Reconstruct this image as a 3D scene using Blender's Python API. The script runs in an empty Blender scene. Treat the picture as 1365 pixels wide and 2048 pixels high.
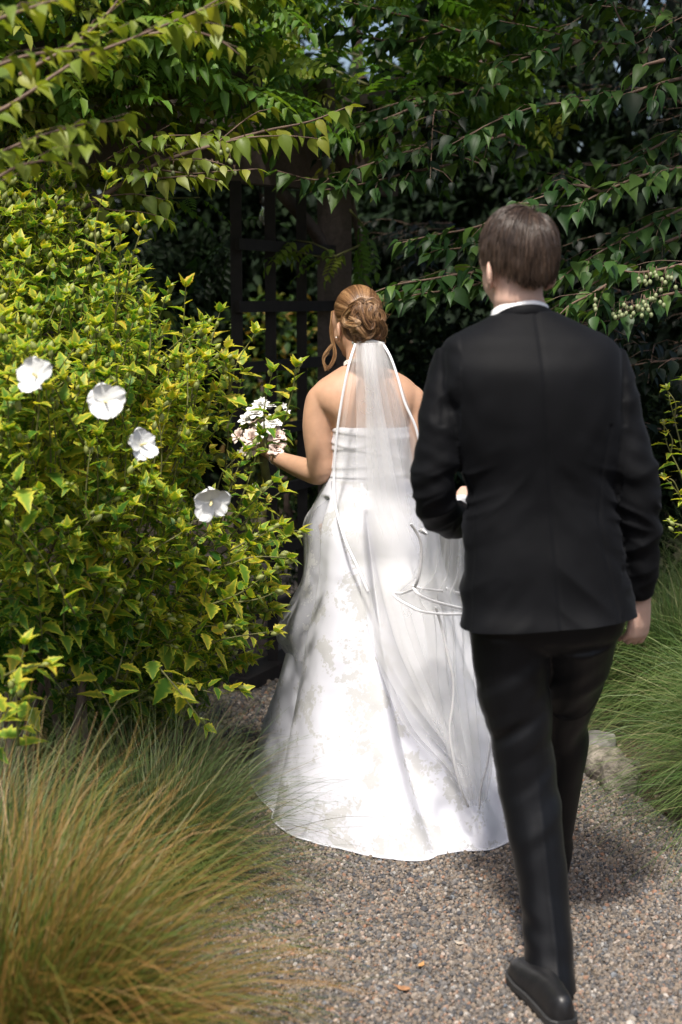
import bpy, math, random
import numpy as np
from mathutils import Vector, Matrix

random.seed(7)
RNG = np.random.default_rng(7)
SC = bpy.context.scene
COL = SC.collection

# ------------------------------------------------------------------ camera, world, sun, exposure
CAM_H = 1.62
FPX = 2844.0                      # focal length in pixels of the 1365 x 2048 photograph
TILT = math.atan((1024 - 600) / FPX)
cam_data = bpy.data.cameras.new('camera')
cam = bpy.data.objects.new('camera', cam_data)
COL.objects.link(cam)
cam.location = (0, 0, CAM_H)
cam.rotation_euler = (math.pi / 2 - TILT, 0, 0)
cam_data.sensor_fit = 'VERTICAL'
cam_data.sensor_height = 36.0
cam_data.lens = 50.0
cam_data.clip_start = 0.05
cam_data.clip_end = 2000
cam_data.dof.use_dof = True
cam_data.dof.focus_distance = 4.5
cam_data.dof.aperture_fstop = 2.8
SC.camera = cam

SUN_DIR = Vector((-0.13, -0.45, 0.88)).normalized()     # towards the sun
world = bpy.data.worlds.new('World')
SC.world = world
world.use_nodes = True
wn = world.node_tree
wn.nodes.clear()
w_out = wn.nodes.new('ShaderNodeOutputWorld')
w_bg = wn.nodes.new('ShaderNodeBackground')
w_sky = wn.nodes.new('ShaderNodeTexSky')
w_sky.sky_type = 'NISHITA'
w_sky.sun_disc = False
w_sky.sun_elevation = math.asin(SUN_DIR.z)
w_sky.sun_rotation = math.atan2(SUN_DIR.x, SUN_DIR.y)
w_sky.air_density = 1.0
w_sky.dust_density = 5.0
wn.links.new(w_sky.outputs[0], w_bg.inputs[0])
wn.links.new(w_bg.outputs[0], w_out.inputs[0])
w_bg.inputs[1].default_value = 0.13

sun_data = bpy.data.lights.new('sun', 'SUN')
sun_data.energy = 4.2
sun_data.angle = math.radians(5.0)
sun_data.color = (1.0, 0.95, 0.87)
sun = bpy.data.objects.new('sun', sun_data)
COL.objects.link(sun)
sun.rotation_euler = SUN_DIR.to_track_quat('Z', 'Y').to_euler()
sun.location = (-3, -4, 9)

SC.view_settings.view_transform = 'Standard'
SC.view_settings.look = 'None'
SC.view_settings.gamma = 1.0
SC.view_settings.exposure = 0.52
SC.view_settings.use_curve_mapping = False
SC.render.engine = 'CYCLES'
SC.cycles.max_bounces = 8
SC.cycles.diffuse_bounces = 3
SC.cycles.glossy_bounces = 3
SC.cycles.transmission_bounces = 4
SC.cycles.transparent_max_bounces = 24
SC.cycles.use_denoising = True
SC.cycles.caustics_reflective = False
SC.cycles.caustics_refractive = False

# ------------------------------------------------------------------ pixel <-> place helpers
CT, ST = math.cos(TILT), math.sin(TILT)


def P(px, py, Y):
    """point of the vertical plane y = Y seen at photograph pixel (px, py)"""
    px, py, Y = np.asarray(px, float), np.asarray(py, float), np.asarray(Y, float)
    a, b = (px - 682.5) / FPX, (1024 - py) / FPX
    dy, dz = CT + b * ST, -ST + b * CT
    t = Y / dy
    return np.stack(np.broadcast_arrays(a * t, Y, CAM_H + dz * t), -1)


def G(px, py, z=0.0):
    """point of the level z seen at photograph pixel (px, py)"""
    a, b = (px - 682.5) / FPX, (1024 - py) / FPX
    dy, dz = CT + b * ST, -ST + b * CT
    t = (z - CAM_H) / dz
    return np.array([a * t, dy * t, z])


def to_px(p):
    p = np.asarray(p, float)
    d = p - np.array([0, 0, CAM_H])
    f = d[..., 1] * CT - d[..., 2] * ST
    u = d[..., 1] * ST + d[..., 2] * CT
    return 682.5 + FPX * d[..., 0] / f, 1024 - FPX * u / f, f


def unit(v):
    v = np.asarray(v, float)
    return v / np.maximum(np.linalg.norm(v, axis=-1, keepdims=True), 1e-9)


def spline(pts, n):
    """Catmull-Rom through pts, n samples"""
    p = np.asarray(pts, float)
    if len(p) < 3:
        t = np.linspace(0, 1, n)[:, None]
        return p[0] * (1 - t) + p[-1] * t
    q = np.vstack([2 * p[0] - p[1], p, 2 * p[-1] - p[-2]])
    s = np.linspace(0, len(p) - 1, n)
    i = np.minimum(s.astype(int), len(p) - 2)
    t = (s - i)[:, None]
    a, b, c, d = q[i], q[i + 1], q[i + 2], q[i + 3]
    return 0.5 * (2 * b + (c - a) * t + (2 * a - 5 * b + 4 * c - d) * t ** 2 + (3 * b - a - 3 * c + d) * t ** 3)


def _hash(i, j, k):
    h = (i * 374761393 + j * 668265263 + k * 1274126177) & 0xFFFFFFFF
    h = ((h ^ (h >> 13)) * 1274126177) & 0xFFFFFFFF
    return ((h ^ (h >> 16)) & 0xFFFF) / 65535.0


def vnoise(p):
    """value noise in -1..1 for an array of points"""
    p = np.asarray(p, float)
    f = np.floor(p).astype(np.int64)
    t = p - f
    t = t * t * (3 - 2 * t)
    out = 0
    for dx in (0, 1):
        for dy in (0, 1):
            for dz in (0, 1):
                w = (t[..., 0] if dx else 1 - t[..., 0]) * (t[..., 1] if dy else 1 - t[..., 1]) * (t[..., 2] if dz else 1 - t[..., 2])
                out = out + w * _hash(f[..., 0] + dx, f[..., 1] + dy, f[..., 2] + dz)
    return out * 2 - 1


# ------------------------------------------------------------------ object helpers
def make_mesh(name, V, F, attrs=None, smooth=True):
    """V (n,3); F (m,3) or (m,4) int array, or a list of such arrays"""
    me = bpy.data.meshes.new(name)
    V = np.asarray(V, np.float32)
    Fs = F if isinstance(F, list) else [F]
    Fs = [np.asarray(f, np.int32) for f in Fs if len(f)]
    me.vertices.add(len(V))
    me.vertices.foreach_set('co', V.ravel())
    nl = sum(f.size for f in Fs)
    npoly = sum(len(f) for f in Fs)
    me.loops.add(nl)
    me.polygons.add(npoly)
    me.loops.foreach_set('vertex_index', np.concatenate([f.ravel() for f in Fs]))
    tot = np.concatenate([np.full(len(f), f.shape[1], np.int32) for f in Fs])
    me.polygons.foreach_set('loop_start', np.concatenate([[0], np.cumsum(tot)[:-1]]).astype(np.int32))
    me.polygons.foreach_set('use_smooth', np.full(npoly, smooth, bool))
    for k, a in (attrs or {}).items():
        at = me.attributes.new(k, 'FLOAT', 'POINT')
        at.data.foreach_set('value', np.asarray(a, np.float32).ravel())
    me.update(calc_edges=True)
    me.validate()
    return me


def link(name, me, material=None, parent=None, **props):
    o = bpy.data.objects.new(name, me)
    COL.objects.link(o)
    if material is not None and me is not None and not me.materials:
        me.materials.append(material)
    if parent is not None:
        o.parent = parent
        r = parent
        off = Vector(r.location)
        while r.parent is not None:
            r = r.parent
            off = off + Vector(r.location)
        o.location = -off
    for k, v in props.items():
        o[k] = v
    return o


def thing(name, label, cat, loc=(0, 0, 0), group=None):
    o = bpy.data.objects.new(name, None)
    COL.objects.link(o)
    o.location = Vector([float(c) for c in loc])
    o.empty_display_size = 0.1
    o['label'] = label
    o['category'] = cat
    if group:
        o['group'] = group
    return o


class Shell:
    """collects closed shells / sheets into one mesh"""

    def __init__(self):
        self.V, self.Q, self.T, self.n = [], [], [], 0
        self.A = {}

    def add(self, V, Q=(), T=(), **attrs):
        V = np.asarray(V, float)
        if len(Q):
            self.Q.append(np.asarray(Q, int) + self.n)
        if len(T):
            self.T.append(np.asarray(T, int) + self.n)
        self.V.append(V)
        self.n += len(V)
        for k, v in attrs.items():
            self.A.setdefault(k, []).append(np.broadcast_to(np.asarray(v, float), (len(V),)))

    def mesh(self, name, smooth=True):
        F = []
        if self.Q:
            F.append(np.vstack(self.Q))
        if self.T:
            F.append(np.vstack(self.T))
        at = {k: np.concatenate(v) for k, v in self.A.items()}
        return make_mesh(name, np.vstack(self.V), F, at, smooth)


def grid_quads(nu, nv, wrap_u=False):
    """indices v*nu+u"""
    u = np.arange(nu if wrap_u else nu - 1)
    v = np.arange(nv - 1)
    U, W = np.meshgrid(u, v)
    a = W * nu + U
    b = W * nu + (U + 1) % nu
    return np.stack([a, b, b + nu, a + nu], -1).reshape(-1, 4)


def tube_geo(pts, rad, n=10, flat=None, up=None):
    """closed tube along pts; rad scalar / per-point; flat = second radius (per point) along the binormal"""
    p = np.asarray(pts, float)
    m = len(p)
    ra = np.broadcast_to(np.asarray(rad, float), (m,))
    rb = ra if flat is None else np.broadcast_to(np.asarray(flat, float), (m,))
    tg = unit(np.gradient(p, axis=0))
    N = np.zeros_like(p)
    ref = np.array(up if up is not None else ((0, 0, 1) if abs(tg[0][2]) < 0.9 else (0, 1, 0)), float)
    N[0] = unit(ref - tg[0] * ref.dot(tg[0]))
    for i in range(1, m):
        r = ref if up is not None else N[i - 1]
        v = r - tg[i] * r.dot(tg[i])
        N[i] = unit(v) if np.linalg.norm(v) > 1e-6 else N[i - 1]
    B = np.cross(tg, N)
    ang = np.linspace(0, 2 * math.pi, n, endpoint=False)
    V = (p[:, None, :] + np.cos(ang)[None, :, None] * B[:, None, :] * ra[:, None, None]
         + np.sin(ang)[None, :, None] * N[:, None, :] * rb[:, None, None]).reshape(-1, 3)
    Q = grid_quads(n, m, True)
    V = np.vstack([V, p[0] - tg[0] * ra[0] * .5, p[-1] + tg[-1] * ra[-1] * .5])
    i = np.arange(n)
    j = (i + 1) % n
    T = np.vstack([np.stack([j, i, np.full(n, m * n)], -1),
                   np.stack([(m - 1) * n + i, (m - 1) * n + j, np.full(n, m * n + 1)], -1)])
    return V, Q, T


def ellipsoid_geo(c, r, R=None, nu=20, nv=12):
    th = np.linspace(0, 2 * math.pi, nu, endpoint=False)
    ph = np.linspace(-math.pi / 2, math.pi / 2, nv + 1)[1:-1]
    V = np.stack([np.cos(ph)[:, None] * np.cos(th), np.cos(ph)[:, None] * np.sin(th),
                  np.repeat(np.sin(ph)[:, None], nu, 1)], -1).reshape(-1, 3)
    m = nv - 1
    V = np.vstack([V, (0, 0, -1), (0, 0, 1)]) * np.asarray(r, float)
    if R is not None:
        V = V @ np.asarray(R).T
    V = V + np.asarray(c, float)
    i = np.arange(nu)
    j = (i + 1) % nu
    T = np.vstack([np.stack([j, i, np.full(nu, m * nu)], -1), np.stack([(m - 1) * nu + i, (m - 1) * nu + j, np.full(nu, m * nu + 1)], -1)])
    return V, grid_quads(nu, m, True), T


def loft_geo(rings, n=40, expo=2.4):
    """rings: (cx, cy, z, half width, half depth back, half depth front) bottom to top or top to bottom"""
    R = np.asarray(rings, float)
    ang = np.linspace(0, 2 * math.pi, n, endpoint=False)
    c, s = np.cos(ang), np.sin(ang)
    cc = np.sign(c) * np.abs(c) ** (2 / expo)
    ss = np.sign(s) * np.abs(s) ** (2 / expo)
    dep = np.where(ss[None, :] > 0, R[:, 5:6], R[:, 4:5])
    V = np.stack([R[:, 0:1] + R[:, 3:4] * cc, R[:, 1:2] + dep * ss, np.repeat(R[:, 2:3], n, 1)], -1).reshape(-1, 3)
    m = len(R)
    V = np.vstack([V, R[0, :3], R[-1, :3]])
    i = np.arange(n)
    j = (i + 1) % n
    T = np.vstack([np.stack([j, i, np.full(n, m * n)], -1), np.stack([(m - 1) * n + i, (m - 1) * n + j, np.full(n, m * n + 1)], -1)])
    return V, grid_quads(n, m, True), T


def box_geo(c, size, R=None):
    V = np.array([[x, y, z] for z in (-.5, .5) for y in (-.5, .5) for x in (-.5, .5)]) * np.asarray(size, float)
    if R is not None:
        V = V @ np.asarray(R).T
    Q = [[0, 2, 3, 1], [4, 5, 7, 6], [0, 1, 5, 4], [2, 6, 7, 3], [0, 4, 6, 2], [1, 3, 7, 5]]
    return V + np.asarray(c, float), np.array(Q)


def bar_geo(a, b, w, h, up=(0, 0, 1)):
    """rectangular timber from a to b; w sideways, h along up"""
    a, b = np.asarray(a, float), np.asarray(b, float)
    x = unit(b - a)
    up = np.asarray(up, float)
    if abs(up.dot(x)) > .95:
        up = np.array([0, 1, 0.])
    z = unit(up - x * up.dot(x))
    y = np.cross(z, x)
    V, Q = box_geo((a + b) / 2, (np.linalg.norm(b - a), w, h), np.stack([x, y, z], 1))
    return V, Q


def fuse(shell, voxel, smooth=6, factor=.5, name='fused'):
    """union of closed shells as one continuous surface"""
    me = shell.mesh(name + '_raw')
    o = bpy.data.objects.new(name + '_tmp', me)
    COL.objects.link(o)
    m = o.modifiers.new('r', 'REMESH')
    m.mode = 'VOXEL'
    m.voxel_size = voxel
    m.use_smooth_shade = True
    if smooth:
        s = o.modifiers.new('s', 'SMOOTH')
        s.factor = factor
        s.iterations = smooth
    dg = bpy.context.evaluated_depsgraph_get()
    out = bpy.data.meshes.new_from_object(o.evaluated_get(dg), depsgraph=dg)
    out.name = name
    bpy.data.objects.remove(o)
    bpy.data.meshes.remove(me)
    out.polygons.foreach_set('use_smooth', np.ones(len(out.polygons), bool))
    return out


def co_of(me):
    a = np.empty(len(me.vertices) * 3, np.float32)
    me.vertices.foreach_get('co', a)
    n = np.empty(len(me.vertices) * 3, np.float32)
    me.vertices.foreach_get('normal', n)
    return a.reshape(-1, 3).astype(float), n.reshape(-1, 3).astype(float)


def set_co(me, V):
    me.vertices.foreach_set('co', np.asarray(V, np.float32).ravel())
    me.update()


# ------------------------------------------------------------------ materials
def new_mat(name):
    m = bpy.data.materials.new(name)
    m.use_nodes = True
    nt = m.node_tree
    return m, nt, nt.nodes['Principled BSDF'], nt.nodes['Material Output']


def nd(nt, kind, **kw):
    n = nt.nodes.new(kind)
    for k, v in kw.items():
        if k == 'op':
            n.operation = v
        elif k.startswith('i') and k[1:].isdigit():
            n.inputs[int(k[1:])].default_value = v
        elif hasattr(n, k):
            setattr(n, k, v)
        else:
            n.inputs[k].default_value = v
    return n


def ramp(nt, fac, stops, interp='LINEAR'):
    r = nt.nodes.new('ShaderNodeValToRGB')
    r.color_ramp.interpolation = interp
    e = r.color_ramp.elements
    while len(e) > 1:
        e.remove(e[-1])
    for i, (p, c) in enumerate(stops):
        k = e[0] if i == 0 else e.new(p)
        k.position = p
        k.color = (*c, 1) if len(c) == 3 else c
    nt.links.new(fac, r.inputs[0])
    return r.outputs[0]


def noise_tex(nt, scale, detail=4, rough=.55, dist=0., vec=None, coord='Object'):
    n = nd(nt, 'ShaderNodeTexNoise', Scale=scale, Detail=detail, Roughness=rough, Distortion=dist)
    if vec is None:
        tc = nt.nodes.new('ShaderNodeTexCoord')
        vec = tc.outputs[coord]
    nt.links.new(vec, n.inputs['Vector'])
    return n


def mixc(nt, fac, a, b, mode='MIX'):
    m = nt.nodes.new('ShaderNodeMix')
    m.data_type = 'RGBA'
    m.blend_type = mode
    for sock, v in ((m.inputs[0], fac), (m.inputs[6], a), (m.inputs[7], b)):
        if isinstance(v, (int, float)):
            sock.default_value = v
        elif isinstance(v, (tuple, list)):
            sock.default_value = (*v, 1) if len(v) == 3 else v
        else:
            nt.links.new(v, sock)
    return m.outputs[2]


def bump(nt, height, strength=.3, dist=.01):
    b = nt.nodes.new('ShaderNodeBump')
    b.inputs['Strength'].default_value = strength
    b.inputs['Distance'].default_value = dist
    nt.links.new(height, b.inputs['Height'])
    return b.outputs[0]


def tone_value(nt):
    """random value per piece: stored tone plus the object's own random number"""
    a = nd(nt, 'ShaderNodeAttribute', attribute_name='tone')
    oi = nt.nodes.new('ShaderNodeObjectInfo')
    # single leaves carry tone -1 and take a random tone of their own; joined leaves carry theirs
    lt = nd(nt, 'ShaderNodeMath', op='LESS_THAN')
    nt.links.new(a.outputs['Fac'], lt.inputs[0])
    lt.inputs[1].default_value = -.5
    rr = nd(nt, 'ShaderNodeMath', op='MULTIPLY_ADD')
    nt.links.new(oi.outputs['Random'], rr.inputs[0])
    rr.inputs[1].default_value = .66
    rr.inputs[2].default_value = .30
    mx = nt.nodes.new('ShaderNodeMix')
    nt.links.new(lt.outputs[0], mx.inputs[0])
    nt.links.new(a.outputs['Fac'], mx.inputs[2])
    nt.links.new(rr.outputs[0], mx.inputs[3])
    return mx.outputs[0]


def leaf_mat(name, stops, translucent=.35, rough=.42, trans_col=None, edge_stops=None, edge_noise=0., spec=.5):
    m, nt, b, out = new_mat(name)
    t = tone_value(nt)
    col = ramp(nt, t, stops)
    if edge_stops:
        e = nd(nt, 'ShaderNodeAttribute', attribute_name='edge')
        no = noise_tex(nt, 60, 3)
        ma = nd(nt, 'ShaderNodeMath', op='MULTIPLY_ADD')
        nt.links.new(no.outputs['Fac'], ma.inputs[0])
        ma.inputs[1].default_value = edge_noise
        nt.links.new(e.outputs['Fac'], ma.inputs[2])
        tw = nd(nt, 'ShaderNodeMath', op='MULTIPLY_ADD')      # each leaf variegated more or less
        nt.links.new(t, tw.inputs[0])
        tw.inputs[1].default_value = 0.55
        nt.links.new(ma.outputs[0], tw.inputs[2])
        sc_ = nd(nt, 'ShaderNodeMath', op='MULTIPLY')
        nt.links.new(tw.outputs[0], sc_.inputs[0])
        sc_.inputs[1].default_value = 0.5
        f = ramp(nt, sc_.outputs[0], edge_stops)
        yel = ramp(nt, t, [(0, (.28, .36, .035)), (.5, (.52, .53, .055)), (.88, (.68, .58, .07)), (.96, (.66, .42, .05)), (1, (.66, .60, .18))])
        col = mixc(nt, f, col, yel)
    nt.links.new(col, b.inputs['Base Color'])
    b.inputs['Roughness'].default_value = rough
    b.inputs['Specular IOR Level'].default_value = spec
    tr = nt.nodes.new('ShaderNodeBsdfTranslucent')
    tc = mixc(nt, 1.0, col, trans_col or (1.5, 1.45, .55), 'MULTIPLY')
    nt.links.new(tc, tr.inputs[0])
    mx = nt.nodes.new('ShaderNodeMixShader')
    mx.inputs[0].default_value = translucent
    nt.links.new(b.outputs[0], mx.inputs[1])
    nt.links.new(tr.outputs[0], mx.inputs[2])
    nt.links.new(mx.outputs[0], out.inputs[0])
    return m


def plain_mat(name, col, rough=.6, var=.25, scale=12., bump_s=.0, bump_scale=80., spec=.5, metal=0., dist=.004):
    m, nt, b, out = new_mat(name)
    n = noise_tex(nt, scale, 5)
    lo = tuple(c * (1 - var) for c in col)
    hi = tuple(min(1, c * (1 + var)) for c in col)
    nt.links.new(ramp(nt, n.outputs['Fac'], [(.3, lo), (.7, hi)]), b.inputs['Base Color'])
    b.inputs['Roughness'].default_value = rough
    b.inputs['Specular IOR Level'].default_value = spec
    b.inputs['Metallic'].default_value = metal
    if bump_s:
        n2 = noise_tex(nt, bump_scale, 6, .6)
        nt.links.new(bump(nt, n2.outputs['Fac'], bump_s, dist), b.inputs['Normal'])
    return m


def tone_mat(name, stops, rough=.7, spec=.4, scale=60, bump_s=.0, bump_scale=200, coat=0.):
    """colour per piece from the stored tone"""
    m, nt, b, out = new_mat(name)
    a = nd(nt, 'ShaderNodeAttribute', attribute_name='tone')
    col = ramp(nt, a.outputs['Fac'], stops)
    n = noise_tex(nt, scale, 4)
    col = mixc(nt, 1.0, col, ramp(nt, n.outputs['Fac'], [(.3, (.75, .75, .75)), (.7, (1.2, 1.2, 1.2))]), 'MULTIPLY')
    nt.links.new(col, b.inputs['Base Color'])
    b.inputs['Roughness'].default_value = rough
    b.inputs['Specular IOR Level'].default_value = spec
    b.inputs['Coat Weight'].default_value = coat
    if bump_s:
        n2 = noise_tex(nt, bump_scale, 5, .6)
        nt.links.new(bump(nt, n2.outputs['Fac'], bump_s, .003), b.inputs['Normal'])
    return m


def hair_mat(name, stops, rough=.38, spec=.6):
    m, nt, b, out = new_mat(name)
    a = nd(nt, 'ShaderNodeAttribute', attribute_name='tone')
    nt.links.new(ramp(nt, a.outputs['Fac'], stops), b.inputs['Base Color'])
    b.inputs['Roughness'].default_value = rough
    b.inputs['Specular IOR Level'].default_value = spec
    return m


M_BARK = plain_mat('bark', (.13, .09, .07), .85, .4, 30, .6, 70)
M_TWIG = plain_mat('twig', (.13, .08, .055), .7, .35, 40)
M_GREENSTEM = plain_mat('green_stem', (.13, .13, .04), .6, .35, 40)
M_STYRAX_SUN = leaf_mat('styrax_leaf_sun', [(0, (.09, .15, .02)), (.4, (.15, .21, .026)), (.75, (.21, .25, .03)), (1, (.28, .28, .04))], .4, .45, spec=.32)  # sunlit copy of the snowbell leaf, sun painted in as lighter yellow green
M_STYRAX_SHADE = leaf_mat('styrax_leaf_shade', [(0, (.004, .011, .004)), (.25, (.007, .019, .006)), (.36, (.015, .044, .011)), (.7, (.033, .082, .017)), (1, (.085, .15, .028))], .28, .46, spec=.3)  # shaded copy of the snowbell leaf, crown shade painted into its dark tones
M_WIST = leaf_mat('wisteria_leaf', [(0, (.008, .02, .006)), (.12, (.012, .03, .009)), (.16, (.05, .13, .02)), (.5, (.11, .22, .03)), (.85, (.18, .28, .036)), (1, (.28, .30, .045))], .42, .5, spec=.3)  # dark low end paints the shade inside the arbor
M_FAR = leaf_mat('far_leaf', [(0, (.003, .008, .003)), (.6, (.006, .014, .005)), (1, (.012, .024, .007))], .12, .7, spec=.12)  # leaf colour lowered so gaps between far trees read as deep shade
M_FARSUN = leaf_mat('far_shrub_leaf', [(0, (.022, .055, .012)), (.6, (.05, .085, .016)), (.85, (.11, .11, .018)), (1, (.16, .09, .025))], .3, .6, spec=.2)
M_HIB = leaf_mat('hibiscus_leaf', [(0, (.03, .10, .016)), (.3, (.075, .19, .024)), (.6, (.18, .31, .034)), (1, (.38, .42, .05))], .44, .48, edge_stops=[(.44, (0, 0, 0)), (.72, (1, 1, 1))], edge_noise=.4, spec=.3)
M_BUD = plain_mat('bud', (.22, .25, .07), .55, .3, 60)
M_PETAL = plain_mat('petal', (.66, .67, .66), .6, .07, 40, .35, 90)
M_STAMEN = plain_mat('stamen', (.75, .66, .32), .6, .2, 80)
M_BERRY = plain_mat('berry', (.20, .23, .11), .5, .2, 60)

# ------------------------------------------------------------------ the ground
def poly_sheet(name, pts, z, material):
    n = len(pts)
    V = [(x, y, z) for x, y in pts]
    me = bpy.data.meshes.new(name)
    me.from_pydata(V, [], [tuple(range(n))])
    return link(name, me, material, kind='structure')


m, nt, b, out = new_mat('soil')
n1 = noise_tex(nt, 3, 6)
n2 = noise_tex(nt, 70, 6, .7)
nt.links.new(mixc(nt, n1.outputs['Fac'], ramp(nt, n2.outputs['Fac'], [(.3, (.03, .02, .013)), (.7, (.10, .065, .045))]),
                  ramp(nt, n2.outputs['Fac'], [(.3, (.04, .035, .02)), (.7, (.085, .075, .045))])), b.inputs['Base Color'])
b.inputs['Roughness'].default_value = .95
nt.links.new(bump(nt, n2.outputs['Fac'], .8, .02), b.inputs['Normal'])
M_SOIL = m
poly_sheet('ground', [(-400, -400), (400, -400), (400, 900), (-400, 900)], 0, M_SOIL)

m, nt, b, out = new_mat('gravel_bed')
tc = nt.nodes.new('ShaderNodeTexCoord')
vo = nd(nt, 'ShaderNodeTexVoronoi', Scale=110.)
nt.links.new(tc.outputs['Object'], vo.inputs['Vector'])
sep = nt.nodes.new('ShaderNodeSeparateColor')
nt.links.new(vo.outputs['Color'], sep.inputs[0])
c0 = ramp(nt, sep.outputs[0], [(0, (.05, .05, .055)), (.3, (.10, .088, .078)), (.55, (.15, .12, .095)), (.75, (.12, .11, .105)), (.9, (.19, .16, .13)), (1, (.18, .11, .07))])
c1 = mixc(nt, 1., c0, ramp(nt, vo.outputs['Distance'], [(0, (1, 1, 1)), (.75, (.45, .42, .4))]), 'MULTIPLY')
nt.links.new(c1, b.inputs['Base Color'])
b.inputs['Roughness'].default_value = .9
inv = nd(nt, 'ShaderNodeMath', op='SUBTRACT')
inv.inputs[0].default_value = 1.
nt.links.new(vo.outputs['Distance'], inv.inputs[1])
nt.links.new(bump(nt, inv.outputs[0], .8, .008), b.inputs['Normal'])
M_GRAVELBED = m
PATH = [(-1.3, 1.0), (1.9, 1.0), (1.55, 2.6), (1.22, 3.6), (1.02, 4.3), (.90, 4.75), (.86, 5.2), (.8, 6.2), (.7, 9.0),
        (-1.6, 9.0), (-1.1, 6.4), (-.62, 5.5), (-.45, 4.8), (-.62, 3.8), (-1.0, 2.6)]
poly_sheet('gravel_path', PATH, .004, M_GRAVELBED)


def inside(poly, x, y):
    r = np.zeros(len(x), bool)
    j = len(poly) - 1
    for i in range(len(poly)):
        xi, yi = poly[i]
        xj, yj = poly[j]
        c = ((yi > y) != (yj > y)) & (x < (xj - xi) * (y - yi) / (yj - yi + 1e-12) + xi)
        r ^= c
        j = i
    return r


PHI = (1 + 5 ** .5) / 2
ICO_V = unit(np.array([(-1, PHI, 0), (1, PHI, 0), (-1, -PHI, 0), (1, -PHI, 0), (0, -1, PHI), (0, 1, PHI), (0, -1, -PHI), (0, 1, -PHI),
                       (PHI, 0, -1), (PHI, 0, 1), (-PHI, 0, -1), (-PHI, 0, 1)]))
ICO_F = np.array([(0, 11, 5), (0, 5, 1), (0, 1, 7), (0, 7, 10), (0, 10, 11), (1, 5, 9), (5, 11, 4), (11, 10, 2), (10, 7, 6), (7, 1, 8),
                  (3, 9, 4), (3, 4, 2), (3, 2, 6), (3, 6, 8), (3, 8, 9), (4, 9, 5), (2, 4, 11), (6, 2, 10), (8, 6, 7), (9, 8, 1)])


def rand_rot(n):
    q = unit(RNG.normal(size=(n, 4)))
    w, x, y, z = q.T
    return np.stack([1 - 2 * (y * y + z * z), 2 * (x * y - z * w), 2 * (x * z + y * w),
                     2 * (x * y + z * w), 1 - 2 * (x * x + z * z), 2 * (y * z - x * w),
                     2 * (x * z - y * w), 2 * (y * z + x * w), 1 - 2 * (x * x + y * y)], -1).reshape(n, 3, 3)


def scatter(tv, tf, M, O, tone, extra=None):
    """copies of template (tv, tf) with matrices M (n,3,3), offsets O"""
    n, nv = len(M), len(tv)
    V = np.einsum('nij,vj->nvi', M, tv) + O[:, None, :]
    F = (tf[None] + (np.arange(n) * nv)[:, None, None]).reshape(-1, tf.shape[1])
    at = {'tone': np.repeat(tone, nv)}
    for k, v in (extra or {}).items():
        at[k] = np.tile(v, n)
    return V.reshape(-1, 3), F, at


def pebbles():
    spots = []
    for (x0, x1, y0, y1, dens, s) in ((-.62, 1.5, 2.95, 4.6, 25000, .0043), (-.75, 1.1, 4.6, 7.2, 6500, .0072)):
        n = int((x1 - x0) * (y1 - y0) * dens)
        x = RNG.uniform(x0, x1, n)
        y = RNG.uniform(y0, y1, n)
        k = inside(PATH, x, y)
        px, py, _ = to_px(np.stack([x, y, 0 * x], -1))
        k &= (px > -60) & (px < 1425) & (py < 2120)
        k &= ~((x > .0) & (x < .42) & (y > 4.3) & (y < 4.95))        # nothing of it shows under the dress
        x, y = x[k], y[k]
        spots.append(np.stack([x, y, RNG.uniform(.002, .009, len(x)), s * RNG.lognormal(0, .3, len(x))], -1))
    S = np.vstack(spots)
    n = len(S)
    sc = S[:, 3:4] * RNG.uniform(.65, 1.35, (n, 3))
    M = rand_rot(n) * sc[:, None, :]
    V, F, at = scatter(ICO_V, ICO_F, M, S[:, :3], RNG.random(n))
    V = V + (vnoise(V * 260)[:, None]) * .0012
    mat = tone_mat('gravel_stone', [(0, (0.051, 0.053, 0.061)), (.22, (0.097, 0.092, 0.088)), (.45, (0.158, 0.128, 0.104)), (.62, (0.203, 0.161, 0.121)), (.74, (0.125, 0.120, 0.121)),
                                    (.86, (0.272, 0.231, 0.190)), (.93, (0.226, 0.120, 0.075)), (.97, (0.373, 0.345, 0.312)), (1, (0.085, 0.103, 0.127))], .85, .35, 90)
    link('gravel', make_mesh('gravel', V, F, at, False), mat, kind='stuff', label='small crushed brown and grey gravel stones covering the garden path', category='gravel')


pebbles()


def mulch():
    V0, Q0 = box_geo((0, 0, 0), (1, .45, .2))
    n = 5200
    x = RNG.uniform(.6, 2.2, n)
    y = RNG.uniform(4.3, 6.6, n)
    k = ~inside(PATH, x, y)
    x, y = x[k], y[k]
    n = len(x)
    M = rand_rot(n) * .6 + np.eye(3) * .4
    M = M * (RNG.uniform(.008, .026, n)[:, None, None])
    V, F, at = scatter(V0, Q0, M, np.stack([x, y, RNG.uniform(.002, .014, n)], -1), RNG.random(n))
    mat = tone_mat('bark_chip', [(0, (.035, .02, .014)), (.5, (.11, .06, .042)), (.85, (.17, .10, .07)), (1, (.30, .23, .18))], .9, .3)
    link('bark_mulch', make_mesh('bark_mulch', V, F, at, False), mat, kind='stuff', label='reddish brown bark chips on the bed behind the boulders', category='mulch')


mulch()

M_STONE = plain_mat('boulder_stone', (.21, .185, .155), .9, .55, 26, .9, 60, .3, 0, .02)
M_STONE2 = plain_mat('grey_stone', (.16, .15, .145), .9, .4, 12, .7, 60, .3, 0, .012)


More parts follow.
